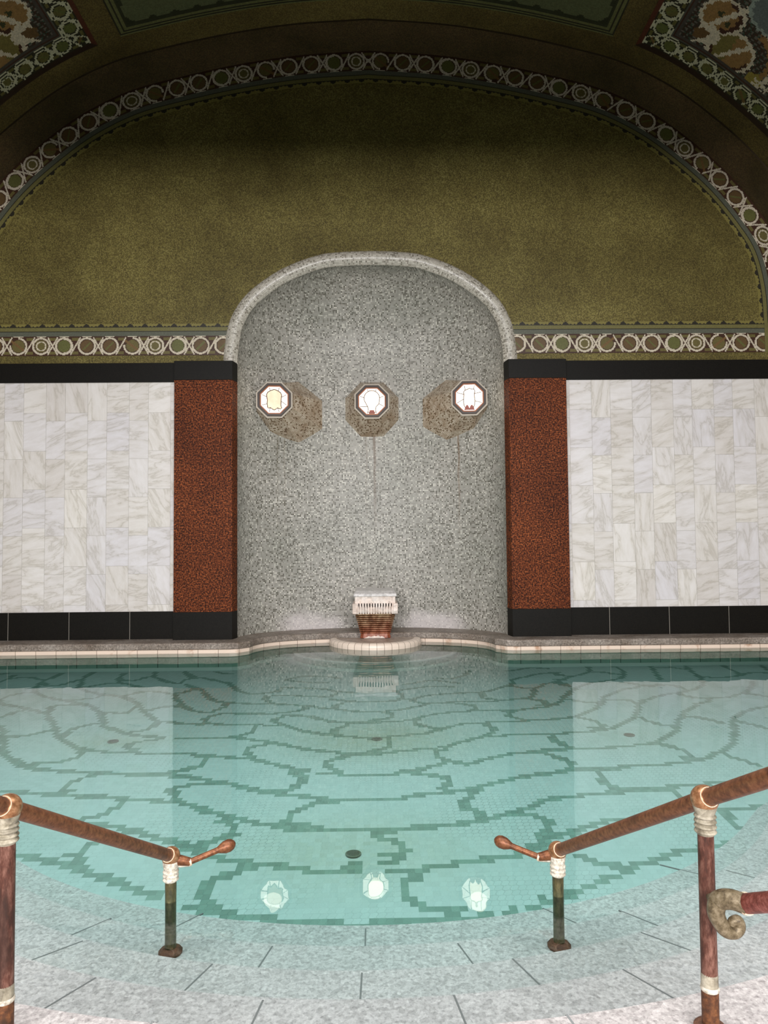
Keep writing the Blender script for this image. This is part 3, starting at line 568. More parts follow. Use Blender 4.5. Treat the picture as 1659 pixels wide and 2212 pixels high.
def orn_fn(s, y):
    a = np.abs(s)-3.66; b = 9.09-y                  # from the corner: a outwards round the vault, b towards the pool's near end
    out = np.ones(s.shape+(3,))*lina((52,46,38))
    nz = np.sin(a*61+b*37)*np.sin(a*23-b*71)
    out[nz > .35] = lina((104,98,90)); out[nz < -.5] = lina((64,34,24)); out[(nz > .1) & (nz < .2)] = lina((58,84,70))
    A, B = a+.012*np.sin(b*70), b+.012*np.sin(a*63)
    def ell(ca, cb, ra, rb, rot=0.):
        u, v = A-ca, B-cb; c, s_ = math.cos(rot), math.sin(rot); return np.hypot((c*u+s_*v)/ra, (-s_*u+c*v)/rb)
    Wt = lina((214,200,176)); Or = lina((148,112,66)); Ol = lina((120,108,56)); Mr = lina((66,34,24))
    # scroll
    d = ell(1.12, .62, .30, .27, .6); out[d < 1] = Or; out[(d < .95) & (A-1.12 < -.02)] = Ol; out[(d < 1) & (d > .78) & (B < .62)] = Mr; out[np.abs(d-1.02) < .085] = Wt
    out[(np.abs((A-1.12)*.8-(B-.62)*.6) < .028) & (d < 1)] = Wt
    d = ell(.80, .98, .26, .22, .5); out[d < 1] = Or; out[(d < 1.) & (d > .72) & (A > .82)] = Mr; out[np.abs(d-1.04) < .09] = Wt
    for ca, cb in ((.76, 1.0), (.90, .93)):
        out[ell(ca, cb, .035, .045) < 1] = lina((58,60,34))
    d = ell(.76, .66, .16, .15, .2); out[d < 1] = Wt; d = ell(.68, .62, .10, .10); out[d < 1] = lina((104,76,44))
    # arm to the far side
    d = ell(1.33, .72, .36, .42, .3); out[(np.abs(d-1) < .085) & (A > 1.25)] = Wt; out[(np.abs(d-.8) < .09) & (A > 1.3)] = Or
    out[(np.abs((A-.95)*.75-(B-1.15)*.5) < .03) & (A > .7) & (A < 1.6)] = Wt
    d = ell(1.56, .52, .11, .10); out[d < 1] = lina((150,132,58))
    out[(np.abs(A-1.68) < .11) & (np.abs(B-.47) < .09) & (np.sin(A*90)*np.sin(B*90) > -.25)] = Wt
    out[(np.abs((A-.62)*.7-(B-.44)*.7) < .022) & (np.abs(A-.7) < .13)] = Wt
    d = ell(2.0, .95, .34, .30, .4); out[d < 1] = Or; out[np.abs(d-1) < .09] = Wt; out[(d < .7)] = Ol
    d = ell(1.3, 1.38, .3, .26, .2); out[d < 1] = lina((104,112,110)); out[np.abs(d-1) < .08] = lina((150,160,150))
    # inner stripe and ring border
    e = np.minimum(a, b); run = np.where(a < b, b, a)
    m_ = e < .42; out[m_] = lina((92,92,84))*.7
    out[(e < .41) & (e > .385)] = Mr; out[(e < .46) & (e > .41)] = lina((70,64,60))
    m_ = e < .375
    rb = ring_band(run, e-.225, P=.285, R=.105, w=.014, ground='dark', half=.14, fills=('green','olive','olive','green','olive'))
    rb = rb*np.array([.92, 1.0, .9]); out[m_] = rb[m_]; out[e < .085] = lina((84,40,26)); out[(e < .085) & (b < a)] = lina((44,26,18))
    return out
vpanel('vault_mosaic', 3.66, 6.7, 7.2, 9.09, orn_fn, 'ornamental mosaic panel with scrollwork and ring border, right side of vault', group='ornamental vault panels')
vpanel('vault_mosaic', -6.7, -3.66, 7.2, 9.09, orn_fn, 'ornamental mosaic panel with scrollwork and ring border, left side of vault', group='ornamental vault panels')

# ------------------------------------------------------------------ niche
AI = ARCH+normals(ARCH)*-.18 if True else None
half = AO+normals(AO)*0
nrm = normals(sym(AO))[len(AO)-1:]
AIh = AO-nrm*.18; AIh[0, 0] = 0.                         # inner edge (half)
AIh = AIh[::-1]                                         # from springing up to the apex
AIh[:, 0] = np.clip(AIh[:, 0]*(NA/AIh[0, 0]), 0, NA)
rows = [(NA, z) for z in np.linspace(-.9, AIh[0, 1]-.02, 60)] + [tuple(p) for p in AIh]
rows = np.array(rows); vv = np.r_[0, np.cumsum(np.hypot(np.diff(rows[:, 1]), np.diff(ND*rows[:, 0]/NA)))] + rows[0, 1]
nt = 96; th = np.linspace(0, PI, nt+1); V = []; uv = []
for (a, z), v in zip(rows, vv):
    a = max(a, 1e-4); d = ND*a/NA
    px = -a*np.cos(th); py = YW+d*np.sin(th)
    sl = np.r_[0, np.cumsum(np.hypot(np.diff(px), np.diff(py)))]; sl -= sl[-1]/2
    for k in range(nt+1): V.append((px[k], py[k], z)); uv.append((sl[k], v))
struct(mesh_obj('wall_niche', V, grid_faces(len(rows)-1, nt), M['niche'], uv=uv, smooth=True))

# rounded mosaic arch around it
A_, as_ = resample(ARCH, n=220); An = normals(A_); V = []; uv = []
npf = 10
for i in range(len(A_)):
    for k in range(npf+1):
        w_ = k/npf; off = .012-.205*w_; y = YW-.062*math.sin(PI*w_)**.7+.012*w_
        V.append((A_[i,0]+An[i,0]*off, y, A_[i,1]+An[i,1]*off)); uv.append((as_[i], w_*.24))
o = mesh_obj('arch_trim', V, grid_faces(len(A_)-1, npf), M['archtrim'], uv=uv, smooth=True)
tag(o, 'rounded pale mosaic arch moulding framing the tall fountain niche', 'arch')

# ------------------------------------------------------------------ marble cladding, dark bands, pilasters
def marble_side(sx):
    V = []; F = []; C = []; x = 2.845+.035; widths = []
    first = .09 if sx > 0 else .10
    e = [2.80, 2.80+first]; k = 0
    while e[-1] < 6.4: e.append(e[-1]+(.322, .276)[k % 2]); k += 1
    z0, z1 = .528, 3.845
    for i in range(len(e)-1):
        off = (.0, .115)[i % 2]; z = z1; first_h = (.565, .45)[i % 2]; zs = [z1, z1-first_h]
        while zs[-1] > z0: zs.append(max(z0, zs[-1]-.553))
        if zs[-2]-zs[-1] < .06: zs.pop(-2)
        for a, b in zip(zs[:-1], zs[1:]):
            g = .0028; xa, xb = e[i]+g/2, e[i+1]-g/2
            n = len(V); q = sorted((sx*xa, sx*xb))
            V += [(q[0], YW-.02, b+g/2), (q[1], YW-.02, b+g/2), (q[1], YW-.02, a-g/2), (q[0], YW-.02, a-g/2)]
            F.append((n, n+1, n+2, n+3)); C.append(RNG.uniform(0, 1, 3))
    o = mesh_obj('wall_marble_cladding', V, F, M['marble'], col=C); struct(o)
    m = MB(); q = sorted((sx*2.8, sx*6.4)); m.box(q[0], q[1], YW-.018, YW+.01, .5, 3.86); struct(m.build('wall_marble_backing', M['mortar']))
    # dark band above and plinth below
    m = MB(); m.box(q[0], q[1], YW-.05, YW+.01, 3.835, 4.115); struct(m.build('trim_1', M['black'], bevel=.004))
    ed = [2.80]; ed += [x for x in np.arange(3.46 if sx < 0 else 3.40, 6.4, .862)] + [6.4]
    m = MB()
    mj = MB()
    for a in ed[1:-1]: mj.box(sx*a-.003, sx*a+.003, YW-.0485, YW, .142, .53)
    struct(mj.build('trim_6', M['mortar']))
    for a, b in zip(ed[:-1], ed[1:]):
        q = sorted((sx*(a+.0025), sx*(b-.0025))); m.box(q[0], q[1], YW-.05, YW+.01, .13, .532)
    struct(m.build('baseboard_'+('left' if sx < 0 else 'right'), M['black'], bevel=.003))
for sx in (-1, 1): marble_side(sx)

def pilaster(sx):
    side = 'left' if sx < 0 else 'right'
    t = empty('pilaster', (sx*2.39, 9.95, .14), 'flat red-brown granite pilaster with black cap and foot, %s of the niche' % side, 'pilaster', 'pilasters flanking the niche')
    def prism(z0, z1, o=0., outer=2.812):
        P = [(1.985-o, 9.89-o), (outer+o, 9.89-o), (outer+o, YW+.02), (1.945-o*.3, YW+.02)]
        P = [(sx*x, y) for x, y in P]; 
        if sx < 0: P = P[::-1]
        m = MB(); m.loft([[(x, y, z0) for x, y in P], [(x, y, z1) for x, y in P]]); return m
    prism(.53, 3.835).build('shaft', M['granite'], t, bevel=.003)
    prism(3.835, 4.112, .004).build('capital', M['black'], t, bevel=.004)
    prism(.13, .53, .004).build('base', M['black'], t, bevel=.003)
for sx in (-1, 1): pilaster(sx)

# ------------------------------------------------------------------ pool edge path, coping, tile courses
def sup(tn, a, d, n=2.6):
    c, s = math.cos(tn), math.sin(tn); return (-a*math.copysign(abs(c)**(2/n), c), YP+d*abs(s)**(2/n))
front = [(-6.25, YP), (-1.96, YP), (-1.86, YP+.02)] + [sup(tn, 1.74, .93) for tn in np.linspace(.10, PI-.10, 60)] + [(1.86, YP+.02), (1.96, YP), (6.25, YP)]
front = np.array(front)
back = [(-6.25, YW+.03), (-1.96, YW+.03), (-1.945, YW+.03)] + [(-NA*math.cos(tn), YW+.0+ND*math.sin(tn)+.02) for tn in np.linspace(.06, PI-.06, 60)] + [(1.945, YW+.03), (1.96, YW+.03), (6.25, YW+.03)]
back = np.array(back)
def path_n(Pt):
    n = normals(Pt); return n            # left-to-right path, normal points to +y (wall)
pn = path_n(front)
def course(name, prof, mat, pts=front, nrm=pn, closed=False):
    """prof: list of (offset towards pool, z)"""
    s = np.r_[0, np.cumsum(np.linalg.norm(np.diff(pts, axis=0), axis=1))]; s = s-s[-1]/2+.04
    V = []; uv = []
    for i in range(len(pts)):
        for o_, z in prof: V.append((pts[i,0]-nrm[i,0]*o_, pts[i,1]-nrm[i,1]*o_, z)); uv.append((s[i], z))
    return mesh_obj(name, V, grid_faces(len(pts)-1, len(prof)-1), mat, uv=uv)
# coping stone: top + rounded lip
V = []; lip = [(.0, .052), (.03, .053), (.038, .060), (.038, .120), (.030, .134), (.015, .140)]
for i in range(len(front)):
    for o_, z in lip: V.append((front[i,0]-pn[i,0]*o_, front[i,1]-pn[i,1]*o_, z))
    V.append((back[i,0], back[i,1], .142))
struct(mesh_obj('trim_2', V, grid_faces(len(front)-1, len(lip)), M['coping']))
struct(course('trim_3', [(.022, -.012), (.022, .044), (.014, .051), (.0, .054)], M['cream']))
struct(course('wall_pool', [(0., -1.0), (.012, -.02), (.022, -.012)], M['pooltile']))
m_cove = []
s_ = front
# white cove line where the pool wall meets the floor
V = []
for i in range(len(front)):
    for o_, dz in ((.0, .040), (.022, .038), (.050, .014), (.052, -.02)):
        x, y = front[i]-pn[i]*o_; V.append((x, y, float(floor_z(y))+dz))
struct(mesh_obj('trim_4', V, grid_faces(len(front)-1, 3), M['cove']))

# ------------------------------------------------------------------ fountain basin and spout
BC = (0.035, 10.36)
b = empty('fountain_basin', (BC[0], BC[1], 0), 'low round basin platform edged with cream tiles under the stone spout', 'basin')
def ringmesh(name, prof, mat, parent, n=128, cy=10.36):
    V = []; uv = []
    for k in range(n+1):
        a = PI+PI*k/n
        for r, z in prof: V.append((BC[0]+r*math.cos(a), cy+r*math.sin(a), z)); uv.append((a*.68, z+r))
    return mesh_obj(name, V, grid_faces(n, len(prof)-1), mat, parent, uv=uv, smooth=False)
M['rimtile'] = m_coursed('rim_tile_radial', (240,222,206), (120,98,84), .1075, .006)
ringmesh('tiled_rim', [(.68,-.30),(.68,.035),(.676,.056),(.662,.074),(.640,.084),(.615,.088),(.575,.088)], M['rimtile'], b)
ringmesh('top_slab', [(.577,.086),(.35,.084),(.001,.083)], M['basin_top'] if 'basin_top' in M else m_speckle('pinkish_slab', [(.3, lin(176,158,146)), (.6, lin(206,190,178))], 30, .45, tone=(4., (200,190,180), (255,255,255))), b)
M['steptile'] = m_coursed('under_step_tile', (206,214,204), (150,170,160), .133, .004)
ringmesh('submerged_step', [(.98,-.30),(.98,-.062),(.97,-.055),(.5,-.055)], M['steptile'], b, cy=10.50)
ringmesh('submerged_step', [(1.24,-.40),(1.24,-.125),(1.22,-.117),(.7,-.117)], M['steptile'], b, cy=10.62)
ringmesh('step_edge_line', [(1.244,-.134),(1.244,-.120),(1.230,-.112),(1.20,-.112)], M['cove'], b, cy=10.62)
ringmesh('step_edge_line', [(1.243,-.200),(1.28,-.225),(1.282,-.26)], M['cove'], b, cy=10.62)

M['slot'] = m_plain('dark_slot_shade', (40,28,20), .8)  # shade in the gaps between the comb teeth, put into the colour
M['stone'] = m_speckle('spout_stone', [(.3, lin(218,206,198)), (.5, lin(232,222,215)), (.7, lin(240,232,226))], 24, .5, tone=(5., (240,226,216), (255,255,255)), spec=.3)
M['capstone'] = m_speckle('spout_cap_stone', [(.3, lin(206,202,200)), (.7, lin(228,224,222))], 30, .4)
def m_rust():
    b_ = NB('rusty_deposit'); co = b_.coord('Object'); g = b_.n('ShaderNodeNewGeometry').outputs['Position']
    st = b_.vmath('MULTIPLY', co, (1., 1., .5)); n = b_.noise(st, 16, 5, .7); n2 = b_.noise(co, 7, 3)
    x, y, z = b_.sep(g); mr = b_.n('ShaderNodeMapRange'); b_.l(b_.math('ADD', z, b_.math('MULTIPLY', b_.math('SUBTRACT', n2, .5), .25)), mr.inputs[0])
    mr.inputs[1].default_value = .12; mr.inputs[2].default_value = .46
    hi = b_.ramp(n, [(.32, lin(52,30,16)), (.44, lin(120,82,50)), (.56, lin(178,156,122)), (.7, lin(128,112,78))])
    lo = b_.ramp(n, [(.3, lin(70,30,16)), (.5, lin(142,70,42)), (.7, lin(186,122,94))])
    return b_.bsdf(b_.mix(mr.outputs[0], lo, hi), .45, .5, bump=n, bstr=.3, bdist=.004)
M['rust'] = m_rust()
cx = .036; yb = 10.95
t = empty('stone_spout', (cx, 10.3, .085), 'carved pale stone water spout with rust-stained ribbed foot on the basin', 'fountain')
def rect(z, hw, yf, c=.0, yb=yb):         # rectangle with chamfered front corners
    return [(cx-hw, yb, z), (cx-hw, yf+c, z), (cx-hw+c, yf, z), (cx+hw-c, yf, z), (cx+hw, yf+c, z), (cx+hw, yb, z)]
m = MB(); m.loft([rect(.700, .315, 10.20, .01), rect(.715, .317, 10.195, .01), rect(.74, .312, 10.21, .012), rect(.775, .285, 10.34, .02)]); m.build('cap_slab', M['capstone'], t, bevel=.004)
m = MB(); m.loft([rect(.60, .297, 10.215, .006), rect(.70, .297, 10.215, .006)]); m.build('panel', M['stone'], t)
# comb of slots: teeth with dark gaps, then scalloped drip row
m = MB(); pitch = .0395
for k in range(14):
    x = cx+(k-6.5)*pitch; m.box(x-.0125, x+.0125, 10.19, 10.30, .535, .602)
m.build('comb_teeth', M['stone'], t, bevel=.003)
m = MB(); m.box(cx-.29, cx+.29, 10.31, 10.6, .46, .605); m.build('slot_recess', M['slot'], t)
m = MB()
for k in range(14):
    x = cx+(k-6.5)*.0385
    m.tube([(x, 10.235, .555), (x, 10.195, .535), (x, 10.188, .485), (x, 10.20, .452)], [.012, .019, .021, .015], 10)
m.build('drip_lip', M['stone'], t, smooth=True)
for sx in (-1, 1):
    m = MB(); xo = cx+sx*.331
    pr = [(.600, 10.21), (.600, 10.17), (.57, 10.165), (.50, 10.16), (.452, 10.165), (.440, 10.20)]
    L = []
    for x in (cx+sx*.262, cx+sx*.30, xo):
        f = 1 if x == xo else 0
        L.append([(x, 10.7, .600)]+[(x, y, z) for z, y in pr]+[(x, 10.7, .440)])
    if sx < 0: L = L[::-1]
    m.loft(L); m.build('side_bracket', M['stone'], t, bevel=.008)
# ribbed, tapering body
L = []; n = 10; z1, z0 = .455, .150
for k in range(n):
    za = z1-(z1-z0)*k/n; h = (z1-z0)/n
    for f, dr in ((0., -.030), (.12, -.004), (.3, .010), (.6, .012), (.82, .002), (1., -.030)):
        z = za-h*f; u = (z1-z)/(z1-z0); hw = .300-.085*u**.75+dr; yf = 10.20+.085*u-dr
        L.append(rect(z, hw, yf, .055))
m = MB(); m.loft(L[::-1]); m.build('ribbed_body', M['rust'], t)
m = MB(); m.loft([rect(.0892, .226, 10.255, .04), rect(.11, .222, 10.262, .04), rect(.155, .212, 10.275, .04)]); m.build('foot_block', M['rust'], t, bevel=.004)
# pale worn patch at the toe of the foot
P = [(-.17,.0895),(.14,.0895),(.115,.112),(.09,.12),(.07,.112),(.04,.13),(.01,.115),(-.02,.125),(-.06,.112),(-.1,.118),(-.13,.104)]
m = MB(); m.loft([[(cx+x, 10.262+(z-.085)*.25, z) for x, z in P], [(cx+x, 10.246+(z-.085)*.25, z) for x, z in P]]); o = m.build('worn_patch', M['stone'], t)
o['label'] = 'pale worn patch at the foot'

# ------------------------------------------------------------------ wall lamps
def octo(c, r, y, rot=0.):
    R = r/math.cos(PI/8)
    return [(c[0]+R*math.cos(PI/8+k*PI/4+rot), y, c[1]+R*math.sin(PI/8+k*PI/4+rot)) for k in range(8)]
def lamp(x, z, yf, lean, kind, label, yaw, hz):
    t = empty('wall_lamp', (x, yf, z), label, 'lamp', 'octagonal lamps in the niche')
    rot = Matrix.Rotation(yaw, 4, 'Z')
    piv = Vector((x, yf, z))
    def T(p): return piv + rot @ (Vector(p)-piv)
    # housing: tapered octagonal boss, wider and lower at the wall
    dep = .70
    fr = octo((x, z-.005), .262, yf+.02); fb = octo((x+lean, z-.145), .68 if lean == 0 else .60, yf+.02+dep)
    fr = [tuple(T(p)) for p in fr]
    V = []; F = []; uv = []
    for k in range(8):
        a, b_, c, d = fr[k], fr[(k+1) % 8], fb[(k+1) % 8], fb[k]; n = len(V); V += [a, b_, c, d]; F.append((n, n+1, n+2, n+3))
        wf = math.dist(a, b_); wb = math.dist(c, d); uv += [(-wf/2+k*1.3, 0), (wf/2+k*1.3, 0), (wb/2+k*1.3, dep*1.05), (-wb/2+k*1.3, dep*1.05)]
    hs = mesh_obj('housing', V, F, M['housing'], t, uv=uv)
    def ring(r0, r1, y0, y1, r2=None):
        m = MB(); r2 = r1 if r2 is None else r2
        A = [octo((x, z), r0, y1), octo((x, z), r0, y0), octo((x, z), r2, y0), octo((x, z), r1, y1)]
        A = [[T(p) for p in l] for l in A]; m.loft(A+[A[0]], cap=False); return m
    ring(.272, .232, yf-.005, yf+.03).build('tiled_border', M['archlight'], t)
    ring(.248, .215, yf-.035, yf+.02).build('frame', M['bronze'], t, bevel=.003)
    ring(.216, .196, yf-.020, yf+.02).build('inner_frame', M['innerframe'], t)
    # leaded pane
    yp = yf-.006
    P8 = octo((x, z), .198, yp); m = MB(); m.add([T(p) for p in P8], [tuple(range(8))[::-1]])
    pane = m.build('pane', M['pane'], t)
    if kind == 'bulb':
        sh = [(-.11,-.04)]+[(.122*math.cos(a), .045+.122*math.sin(a)) for a in np.linspace(PI*1.08, -PI*.08, 22)]+[(.11,-.04),(.066,-.085),(.055,-.125),(.062,-.16),(.036,-.193),(-.036,-.193),(-.062,-.16),(-.055,-.125),(-.066,-.085)]
        sh = sh[:]; sh.pop(0); 
    elif kind == 'shield':
        sh = [(-.115,.085),(-.10,.115),(-.06,.140),(-.03,.150),(0,.160),(.03,.150),(.06,.135),(.095,.110),(.112,.075),(.108,.04),(.103,-.02),(.10,-.08),(.112,-.125),(.09,-.14),(.05,-.122),(.02,-.145),(0,-.157),(-.03,-.14),(-.06,-.118),(-.09,-.13),(-.102,-.11),(-.108,-.06),(-.105,0),(-.112,.045)]
    else:
        sh = [(-.085,.09),(-.06,.115),(-.02,.128),(0,.145),(.03,.128),(.07,.125),(.085,.10),(.075,.06),(.078,.0),(.085,-.05),(.08,-.10),(.065,-.14),(.06,-.17),(-.05,-.17),(-.075,-.13),(-.085,-.08),(-.085,-.02),(-.08,.05)]
    m = MB(); m.add([T((x+px, yp-.003, z+pz)) for px, pz in sh], [tuple(range(len(sh)))[::-1] if False else tuple(range(len(sh)))])
    m.build('center_glass', M['pane_warm'] if kind == 'shield' else M['pane_warm2'], pane)
    m = MB(); ps = [T((x+px, yp-.005, z+pz)) for px, pz in sh]; m.tube(ps+[ps[0]], .0075, 6, cap=False)
    for a in [PI*.13, PI*.38, PI*.62, PI*.87, PI*1.13, PI*1.38, PI*1.62, PI*1.87]:
        # from the shape's edge outwards to the frame
        dx, dz = math.cos(a), math.sin(a); best = max(range(len(sh)), key=lambda i: (sh[i][0]*dx+sh[i][1]*dz)/(math.hypot(*sh[i])+1e-6)*1.0)
        q = sh[best]; m.tube([T((x+q[0], yp-.005, z+q[1])), T((x+dx*.205, yp-.005, z+dz*.205))], .0062, 6)
    m.build('leading', M['lead'], pane)
    if kind in ('bulb', 'round'):
        m = MB(); w_ = .038 if kind == 'bulb' else .055
        if kind == 'bulb':
            m.loft([[T((x+hz+sx_*w_*f, yp-.008+dy, z+zz)) for sx_, dy in ((-1,0),(1,0),(1,-.006),(-1,-.006))] for f, zz in ((1.3,-.190),(1.1,-.165),(.9,-.14))])
            for k in (-.9, -.2, .4): m.tube([T((x+hz+k*w_, yp-.01, z-.15)), T((x+hz+k*w_*1.2, yp-.01, z-.105))], .003, 6)
        else:
            for c0 in (-.035, .035):
                m.loft([[T((x+hz+c0+sx_*w_*f, yp-.008+dy, z+zz)) for sx_, dy in ((-1,0),(1,0),(1,-.006),(-1,-.006))] for f, zz in ((.8,-.190),(.6,-.155),(.35,-.125),(.1,-.11))])
        o = m.build('lamp_holder', M['holder'], t); o['label'] = 'red-brown lamp holder at the pane foot'
M['archlight'] = m_plain('pale_border_tile', (176,164,146), .4); M['innerframe'] = m_plain('copper_inner_frame', (120,66,34), .4, metal=.3)
M['holder'] = m_plain('red_brown_holder', (120,40,24), .5)
lamp(-1.46, 3.648, 10.42, .17, 'shield', 'octagonal lit leaded-glass lamp nearest the left edge of the niche', .06, 0)
lamp(.008, 3.69, 10.78, .0, 'bulb', 'octagonal lit leaded-glass lamp at the centre of the niche above the spout', 0., 0)
lamp(1.484, 3.664, 10.42, -.17, 'round', 'octagonal lit leaded-glass lamp nearest the right edge of the niche', -.10, 0.)

# ------------------------------------------------------------------ handrails
def handrail(sx):
    side = 'left' if sx < 0 else 'right'
    t = empty('handrail', (sx*.92, 2.5, 0), ('aged copper handrail descending into water at the left of the entry steps' if sx < 0 else
              'aged copper handrail with scroll bracket descending into water at the right of the entry steps'), 'handrail', 'handrails beside the entry steps')
    P0 = Vector((sx*.817, 3.0, .184)); P1 = Vector((sx*1.022, 2.076, .734))
    d = Vector((sx*.145, -1., .555)).normalized(); P2 = P1+d*1.0
    r0 = .0275; r = .0245
    def part(m, name, mat, par=t, sm=True, lab=None):
        o = m.build(name, mat, par, smooth=sm)
        if lab: o['label'] = lab
        return o
    e1 = (P0-P1).normalized()
    part(MB().tube([P1+e1*.02, P0-e1*.01], [r, r], 24), 'rail', M['rail'])
    part(MB().tube([P1, P2], r, 24), 'rail', M['rail'])
    for P, e, rr in ((P1, d, .0395), (P0, -e1, .0385)):
        b_ = part(MB().ball(P, rr), 'ball_joint', M['ball'])
        for dd in (e,):
            c = P+dd*rr*.70; m = MB()
            m.tube([c-dd*.0015, c+dd*.0015], [.0285, .0285], 28); part(m, 'seam_ring', M['brass_ring'], b_)
    # near post: collar rings, maroon shaft, pale scale line, rusty foot, flange
    x, y = P1.x, P1.y
    post = part(MB().lathe((x, y, 0), [(.0225, .07), (.0232, .20), (.0225, .66)], 24), 'post', M['post_near'], lab='maroon copper post with pale streaks')
    prof = [(.024, .632)]
    for k in range(4):
        z = .641+k*.0145; prof += [(.0262, z-.0055), (.0300, z-.003), (.0315, z), (.0300, z+.003), (.0262, z+.0055)]
    prof += [(.029, .698), (.034, .712), (.034, .72)]
    part(MB().lathe((x, y, 0), prof, 28), 'collar', M['scale_dark'], post)
    part(MB().lathe((x, y, 0), [(.0232, .184), (.0258, .187), (.0266, .191), (.0256, .196), (.0238, .199)], 28), 'scale_ring', M['scale'], post)
    part(MB().lathe((x, y, 0), [(.0238, .197), (.0240, .200), (.0238, .228), (.0229, .236)], 28), 'scale_band', M['scale_dark'], post)
    part(MB().lathe((x, y, 0), [(.0238, .07), (.0242, .188)], 24), 'foot', M['post_foot'], post, lab='rusty brown foot')
    part(MB().lathe((x, y, 0), [(.046, .0705), (.047, .080), (.041, .086), (.026, .090)], 28), 'flange', M['flange'], post)
    # far post, standing on a submerged tread
    x, y = P0.x, P0.y; zt = -.215
    post = part(MB().lathe((x, y, 0), [(.0235, zt), (.0225, -.05), (.0240, .12)], 24), 'post', M['post_far'], lab='green-brown verdigris post')
    prof = [(.0245, .080)]
    for k in range(3):
        z = .090+k*.016; prof += [(.0285, z-.007), (.0322, z-.003), (.0332, z), (.0322, z+.003), (.0285, z+.007)]
    prof += [(.0315, .145), (.034, .160), (.033, .166)]
    part(MB().lathe((x, y, 0), prof, 28), 'collar', M['scale'], post)
    part(MB().lathe((x, y, 0), [(.048, zt+.0005), (.050, zt+.010), (.043, zt+.018), (.027, zt+.024)], 14), 'flange', M['flange'], post)
    # branch with rounded end
    E = Vector((sx*.742, 3.02, .150)); K = Vector((sx*.602, 3.09, .182))
    part(MB().tube([P0+Vector((0,0,-.012)), P0*.5+E*.5+Vector((0,0,-.006)), E], [.024, .021, .0165], 20), 'branch_socket', M['rail'])
    part(MB().tube([E+(K-E).normalized()*-.004, E+(K-E).normalized()*.004], [.0175, .0165], 20), 'seam_ring', M['brass_ring'])
    s0 = MB().tube([P0+Vector((0,0,-.034)), P0*.5+E*.5+Vector((0,0,-.026)), E+Vector((0,0,-.014))], [.012, .009, .005], 12)
    part(s0, 'limescale', M['scale'])
    part(MB().tube([E, K], [.0125, .0125], 20), 'branch', M['rail'])
    dk = (K-E).normalized()
    m = MB(); prof = [(-.040, .0125), (-.026, .019), (-.010, .0255), (.010, .0270), (.026, .022), (.036, .012), (.040, .003)]
    m.tube([K+dk*a for a, _ in prof], [q for _, q in prof], 20); 
    o = part(m, 'end_knob', M['rail'])
    if sx > 0:
        # scroll bracket and lower rail
        C = spline([(1.058,0,.500),(1.026,0,.502),(1.004,0,.486),(.997,0,.455),(1.006,0,.428),(1.024,0,.404),(1.048,0,.399),(1.062,0,.413),(1.058,0,.430),(1.044,0,.428),(1.040,0,.418)], 8)
        n = len(C); yy = 1.985
        rr = [ .0265 if i < n*.15 else (.0265-.009*min(1, (i/n-.15)/.45) if i < n*.62 else .0175-.006*((i/n)-.62)/.38) for i in range(n)]
        pts = [Vector((p[0]+.006, yy-.05+.05*min(1, i/(n*.2)), p[2])) for i, p in enumerate(C)]
        part(MB().tube([(1.022, 2.07, .462), (1.016, 2.03, .460), (1.010, yy, .458)], .011, 14), 'bracket_stub', M['scroll'])
        part(MB().tube(pts, rr, 18), 'scroll_bracket', M['scroll'])
        A = pts[0]+Vector((0, .004, 0)); 
        m = MB(); m.tube([A-d*.002, A+d*.004], [.029, .029], 24); part(m, 'seam_ring', M['brass_ring'])
        part(MB().tube([A, A+d*.9], .0255, 24), 'rail', M['rail_low'], lab='lower maroon copper rail')
for sx in (-1, 1): handrail(sx)

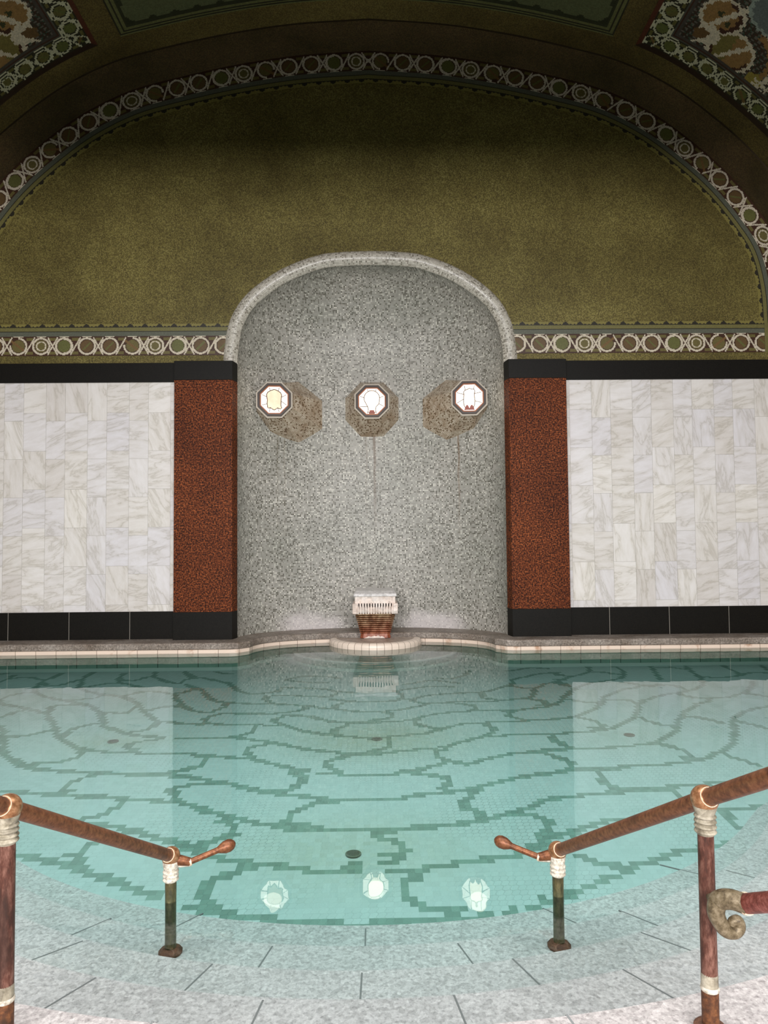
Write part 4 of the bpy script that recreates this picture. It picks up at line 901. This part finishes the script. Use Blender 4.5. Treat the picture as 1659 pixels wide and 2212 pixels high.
# ------------------------------------------------------------------ light
def area(name, loc, size, power, target, col=(1,1,1), spread=180):
    l = bpy.data.lights.new(name, 'AREA'); l.shape = 'RECTANGLE'; l.size, l.size_y = size; l.energy = power; l.color = col
    o = bpy.data.objects.new(name, l); COL.objects.link(o); o.location = loc
    o.rotation_euler = (Vector(target)-Vector(loc)).to_track_quat('-Z', 'Y').to_euler(); return o
area('skylight', (0, 2.6, 7.0), (10, 4.8), 680, (0, 7.5, 0), (1.0, .99, .985))
area('window_light', (0, -4.5, 3.6), (10, 2.6), 1450, (0, 9, 1.2), (1.0, .972, .965))
for x, yf in ((-1.46, 10.3), (.008, 10.62), (1.48, 10.3)):
    l = bpy.data.lights.new('lamp_glow', 'POINT'); l.energy = 2.0; l.color = (1, .86, .7); l.shadow_soft_size = .12
    o = bpy.data.objects.new('lamp_glow', l); COL.objects.link(o); o.location = (x, yf-.14, 3.62)
W = bpy.data.worlds.new('hall_ambient'); S.world = W; W.use_nodes = True
W.node_tree.nodes['Background'].inputs[0].default_value = (.9, .95, 1., 1); W.node_tree.nodes['Background'].inputs[1].default_value = .08

# ------------------------------------------------------------------ camera
f, pitch, yaw, roll, cxm = 1502.05, .04263, .0115, -.0086, .0592
cam = bpy.data.cameras.new('camera'); co = bpy.data.objects.new('camera', cam); COL.objects.link(co); S.camera = co
cam.sensor_fit = 'VERTICAL'; cam.sensor_height = 24; cam.lens = f/2212*24; cam.clip_start = .05
Fv = Vector((math.sin(yaw)*math.cos(pitch), math.cos(yaw)*math.cos(pitch), math.sin(pitch)))
Rv = Vector((math.cos(yaw), -math.sin(yaw), 0)); Uv = Rv.cross(Fv)
R2 = Rv*math.cos(roll)+Uv*math.sin(roll); U2 = -Rv*math.sin(roll)+Uv*math.cos(roll)
co.matrix_world = Matrix(((R2.x, U2.x, -Fv.x, cxm), (R2.y, U2.y, -Fv.y, 0), (R2.z, U2.z, -Fv.z, 1.5), (0,0,0,1)))

S.view_settings.view_transform = 'Standard'; S.view_settings.look = 'None'; S.view_settings.gamma = 1; S.view_settings.use_curve_mapping = False
S.view_settings.exposure = EXPO
S.cycles.use_denoising = True
S.cycles.max_bounces = 7; S.cycles.diffuse_bounces = 3; S.cycles.glossy_bounces = 4; S.cycles.transparent_max_bounces = 12
S.cycles.sample_clamp_indirect = 6
